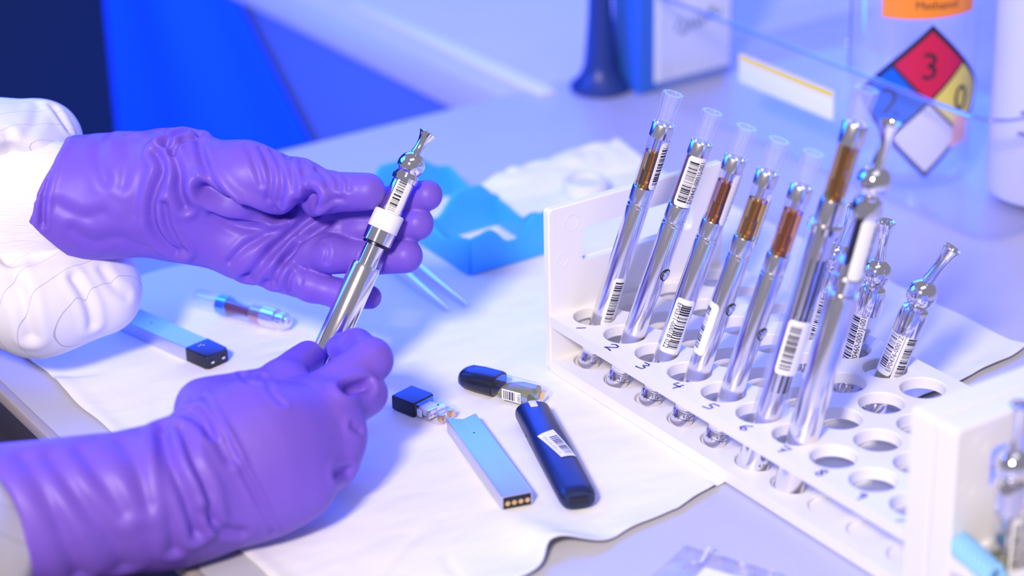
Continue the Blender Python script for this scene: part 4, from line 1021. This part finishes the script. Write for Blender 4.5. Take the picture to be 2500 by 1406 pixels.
def surface_net(spec, res, pad=4.0):
    pts = []
    for k in ('core', 'late'):
        for (a, b, r1_, r2_, fl) in spec.get(k, []): pts += [(a, r1_), (b, r2_)]
    for c in spec['chains']:
        for (a, b, r1_, r2_, fl) in c: pts += [(a, r1_), (b, r2_)]
    lo = np.min([np.array(q) - rr for q, rr in pts], 0) - pad; hi = np.max([np.array(q) + rr for q, rr in pts], 0) + pad
    if 'xmin' in spec: lo[0] = max(lo[0], spec['xmin'])
    nn = np.ceil((hi - lo) / res).astype(int) + 1
    ax = [lo[i] + res * np.arange(nn[i]) for i in range(3)]
    D = np.empty(tuple(nn))
    YY, ZZ = np.meshgrid(ax[1], ax[2], indexing='ij')
    step = max(1, int(4e5 // (nn[1] * nn[2])))
    for i in range(0, nn[0], step):
        xs = ax[0][i:i + step]
        P = np.empty((len(xs), nn[1], nn[2], 3))
        P[..., 0] = xs[:, None, None]; P[..., 1] = YY; P[..., 2] = ZZ
        D[i:i + step] = body_sdf(P, spec)
    S = D < 0
    c = np.zeros(tuple(nn - 1), int)
    for dx in (0, 1):
        for dy in (0, 1):
            for dz in (0, 1): c += S[dx:nn[0] - 1 + dx, dy:nn[1] - 1 + dy, dz:nn[2] - 1 + dz]
    act = (c > 0) & (c < 8)
    idx = -np.ones(act.shape, int); cells = np.argwhere(act); idx[act] = np.arange(len(cells))
    acc = np.zeros((len(cells), 3)); cnt = np.zeros(len(cells))
    corners = [(0, 0, 0), (1, 0, 0), (0, 1, 0), (1, 1, 0), (0, 0, 1), (1, 0, 1), (0, 1, 1), (1, 1, 1)]
    val = np.stack([D[cells[:, 0] + q[0], cells[:, 1] + q[1], cells[:, 2] + q[2]] for q in corners], 1)
    for i, j in ((0, 1), (2, 3), (4, 5), (6, 7), (0, 2), (1, 3), (4, 6), (5, 7), (0, 4), (1, 5), (2, 6), (3, 7)):
        a, b = val[:, i], val[:, j]; m = (a < 0) != (b < 0)
        t = np.where(m, a / np.where(m, a - b, 1), 0)
        pa, pb = np.array(corners[i], float), np.array(corners[j], float)
        acc += np.where(m[:, None], pa + t[:, None] * (pb - pa), 0); cnt += m
    V = lo + (cells + acc / cnt[:, None]) * res
    F = []
    for axis in range(3):
        u, w = (axis + 1) % 3, (axis + 2) % 3
        sl0 = [slice(None)] * 3; sl1 = [slice(None)] * 3
        sl0[axis] = slice(0, -1); sl1[axis] = slice(1, None)
        cross = S[tuple(sl0)] != S[tuple(sl1)]
        e = np.argwhere(cross)
        ok = (e[:, u] > 0) & (e[:, w] > 0) & (e[:, u] < nn[u] - 1) & (e[:, w] < nn[w] - 1)
        e = e[ok]; ins = S[e[:, 0], e[:, 1], e[:, 2]]
        def cell(du, dw):
            q = e.copy(); q[:, u] += du; q[:, w] += dw; return idx[q[:, 0], q[:, 1], q[:, 2]]
        quad = np.stack([cell(-1, -1), cell(0, -1), cell(0, 0), cell(-1, 0)], 1)
        quad[~ins] = quad[~ins][:, ::-1]
        F.append(quad)
    return V, np.concatenate(F)

def vnormals(V, F):
    nrm = np.cross(V[F[:, 2]] - V[F[:, 0]], V[F[:, 3]] - V[F[:, 1]])
    N = np.zeros_like(V)
    for k in range(4): np.add.at(N, F[:, k], nrm)
    return N / (np.linalg.norm(N, axis=1, keepdims=True) + 1e-12)

def poly_dist(V, pts):
    d = np.full(len(V), 1e9)
    for a, b in zip(pts[:-1], pts[1:]):
        a = np.array(a); b = np.array(b); ab = b - a
        t = np.clip((V - a) @ ab / max(ab @ ab, 1e-9), 0, 1)
        d = np.minimum(d, np.linalg.norm(V - a - t[:, None] * ab, axis=1))
    return d

def spline(pts, n=5):
    p = [np.array(q) for q in pts]; out = []
    for i in range(len(p) - 1):
        p0, p1, p2, p3 = p[max(i - 1, 0)], p[i], p[i + 1], p[min(i + 2, len(p) - 1)]
        for k in range(n):
            t = k / n
            out.append(0.5 * ((2 * p1) + (-p0 + p2) * t + (2 * p0 - 5 * p1 + 4 * p2 - p3) * t * t + (-p0 + 3 * p1 - 3 * p2 + p3) * t ** 3))
    out.append(p[-1]); return out

HM = Matrix([[HAND_AXES[c][r_] for c in range(3)] for r_ in range(3)]).to_4x4()
HM.translation = Vector(HAND_ORIGIN) * MM
def grow(name, spec, creases, material, parent, res, wave=0.0, wscale=0.03, smooth_it=2, label=None):
    V, F = surface_net(spec, res)
    # a little relaxing removes the sampling grid
    for _ in range(smooth_it):
        acc = np.zeros_like(V); cnt = np.zeros(len(V))
        for k in range(4):
            for q in (1, 3):
                np.add.at(acc, F[:, k], V[F[:, (k + q) % 4]]); np.add.at(cnt, F[:, k], 1)
        V = 0.5 * V + 0.5 * acc / cnt[:, None]
    N = vnormals(V, F)
    disp = np.zeros(len(V))
    for pts, w, dp in creases:
        d = poly_dist(V, spline(pts))
        disp += -dp * np.exp(-(d / w) ** 2) + 0.45 * dp * np.exp(-((d - 2.3 * w) / (1.1 * w)) ** 2)
    if wave:
        disp += wave * np.array([mnoise.noise(Vector(v * wscale)) + 0.5 * mnoise.noise(Vector(v * wscale * 2.3 + 9.0)) for v in V])
    V = V + N * disp[:, None]
    me = bpy.data.meshes.new(name)
    me.from_pydata((V * MM).tolist(), [], F.tolist())
    me.materials.append(material); me.shade_smooth()
    o = bpy.data.objects.new(name, me); COL.objects.link(o)
    o.parent = parent; o.matrix_world = HM
    if label: o['label'] = label
    return o
person = thing('person', 'person in a white lab coat and purple gloves holding a vape pen', 'person', (-60, -260, 0))
bpy.context.view_layer.update()
grow('gloved_hand', SDF_UP, CREASE_UP, M_glove, person, 0.9, 0.22, 0.05, label='upper purple gloved hand, palm open around the pen')
grow('gloved_hand', SDF_LO, CREASE_LO, M_glove, person, 0.9, 0.25, 0.045, label='lower purple gloved hand, closed around the foot of the pen')
grow('sleeve', SDF_US, CREASE_US, M_sleeve, person, 1.6, 0.8, 0.022, label='loose white sleeve of the upper arm')
grow('knit_cuff', SDF_UK, [], M_knit, person, 1.2, 0.4, 0.08)
grow('sleeve', SDF_LS, CREASE_LS, M_sleeve, person, 1.6, 0.9, 0.03, label='white sleeve inside the lower glove cuff')
bt = MB().tube([tuple(q) for q in spline(BEAD_UP, 6)], 1.0, 8).build('cuff_bead', M_glove, person)
bt.matrix_world = HM
bpy.context.view_layer.update()
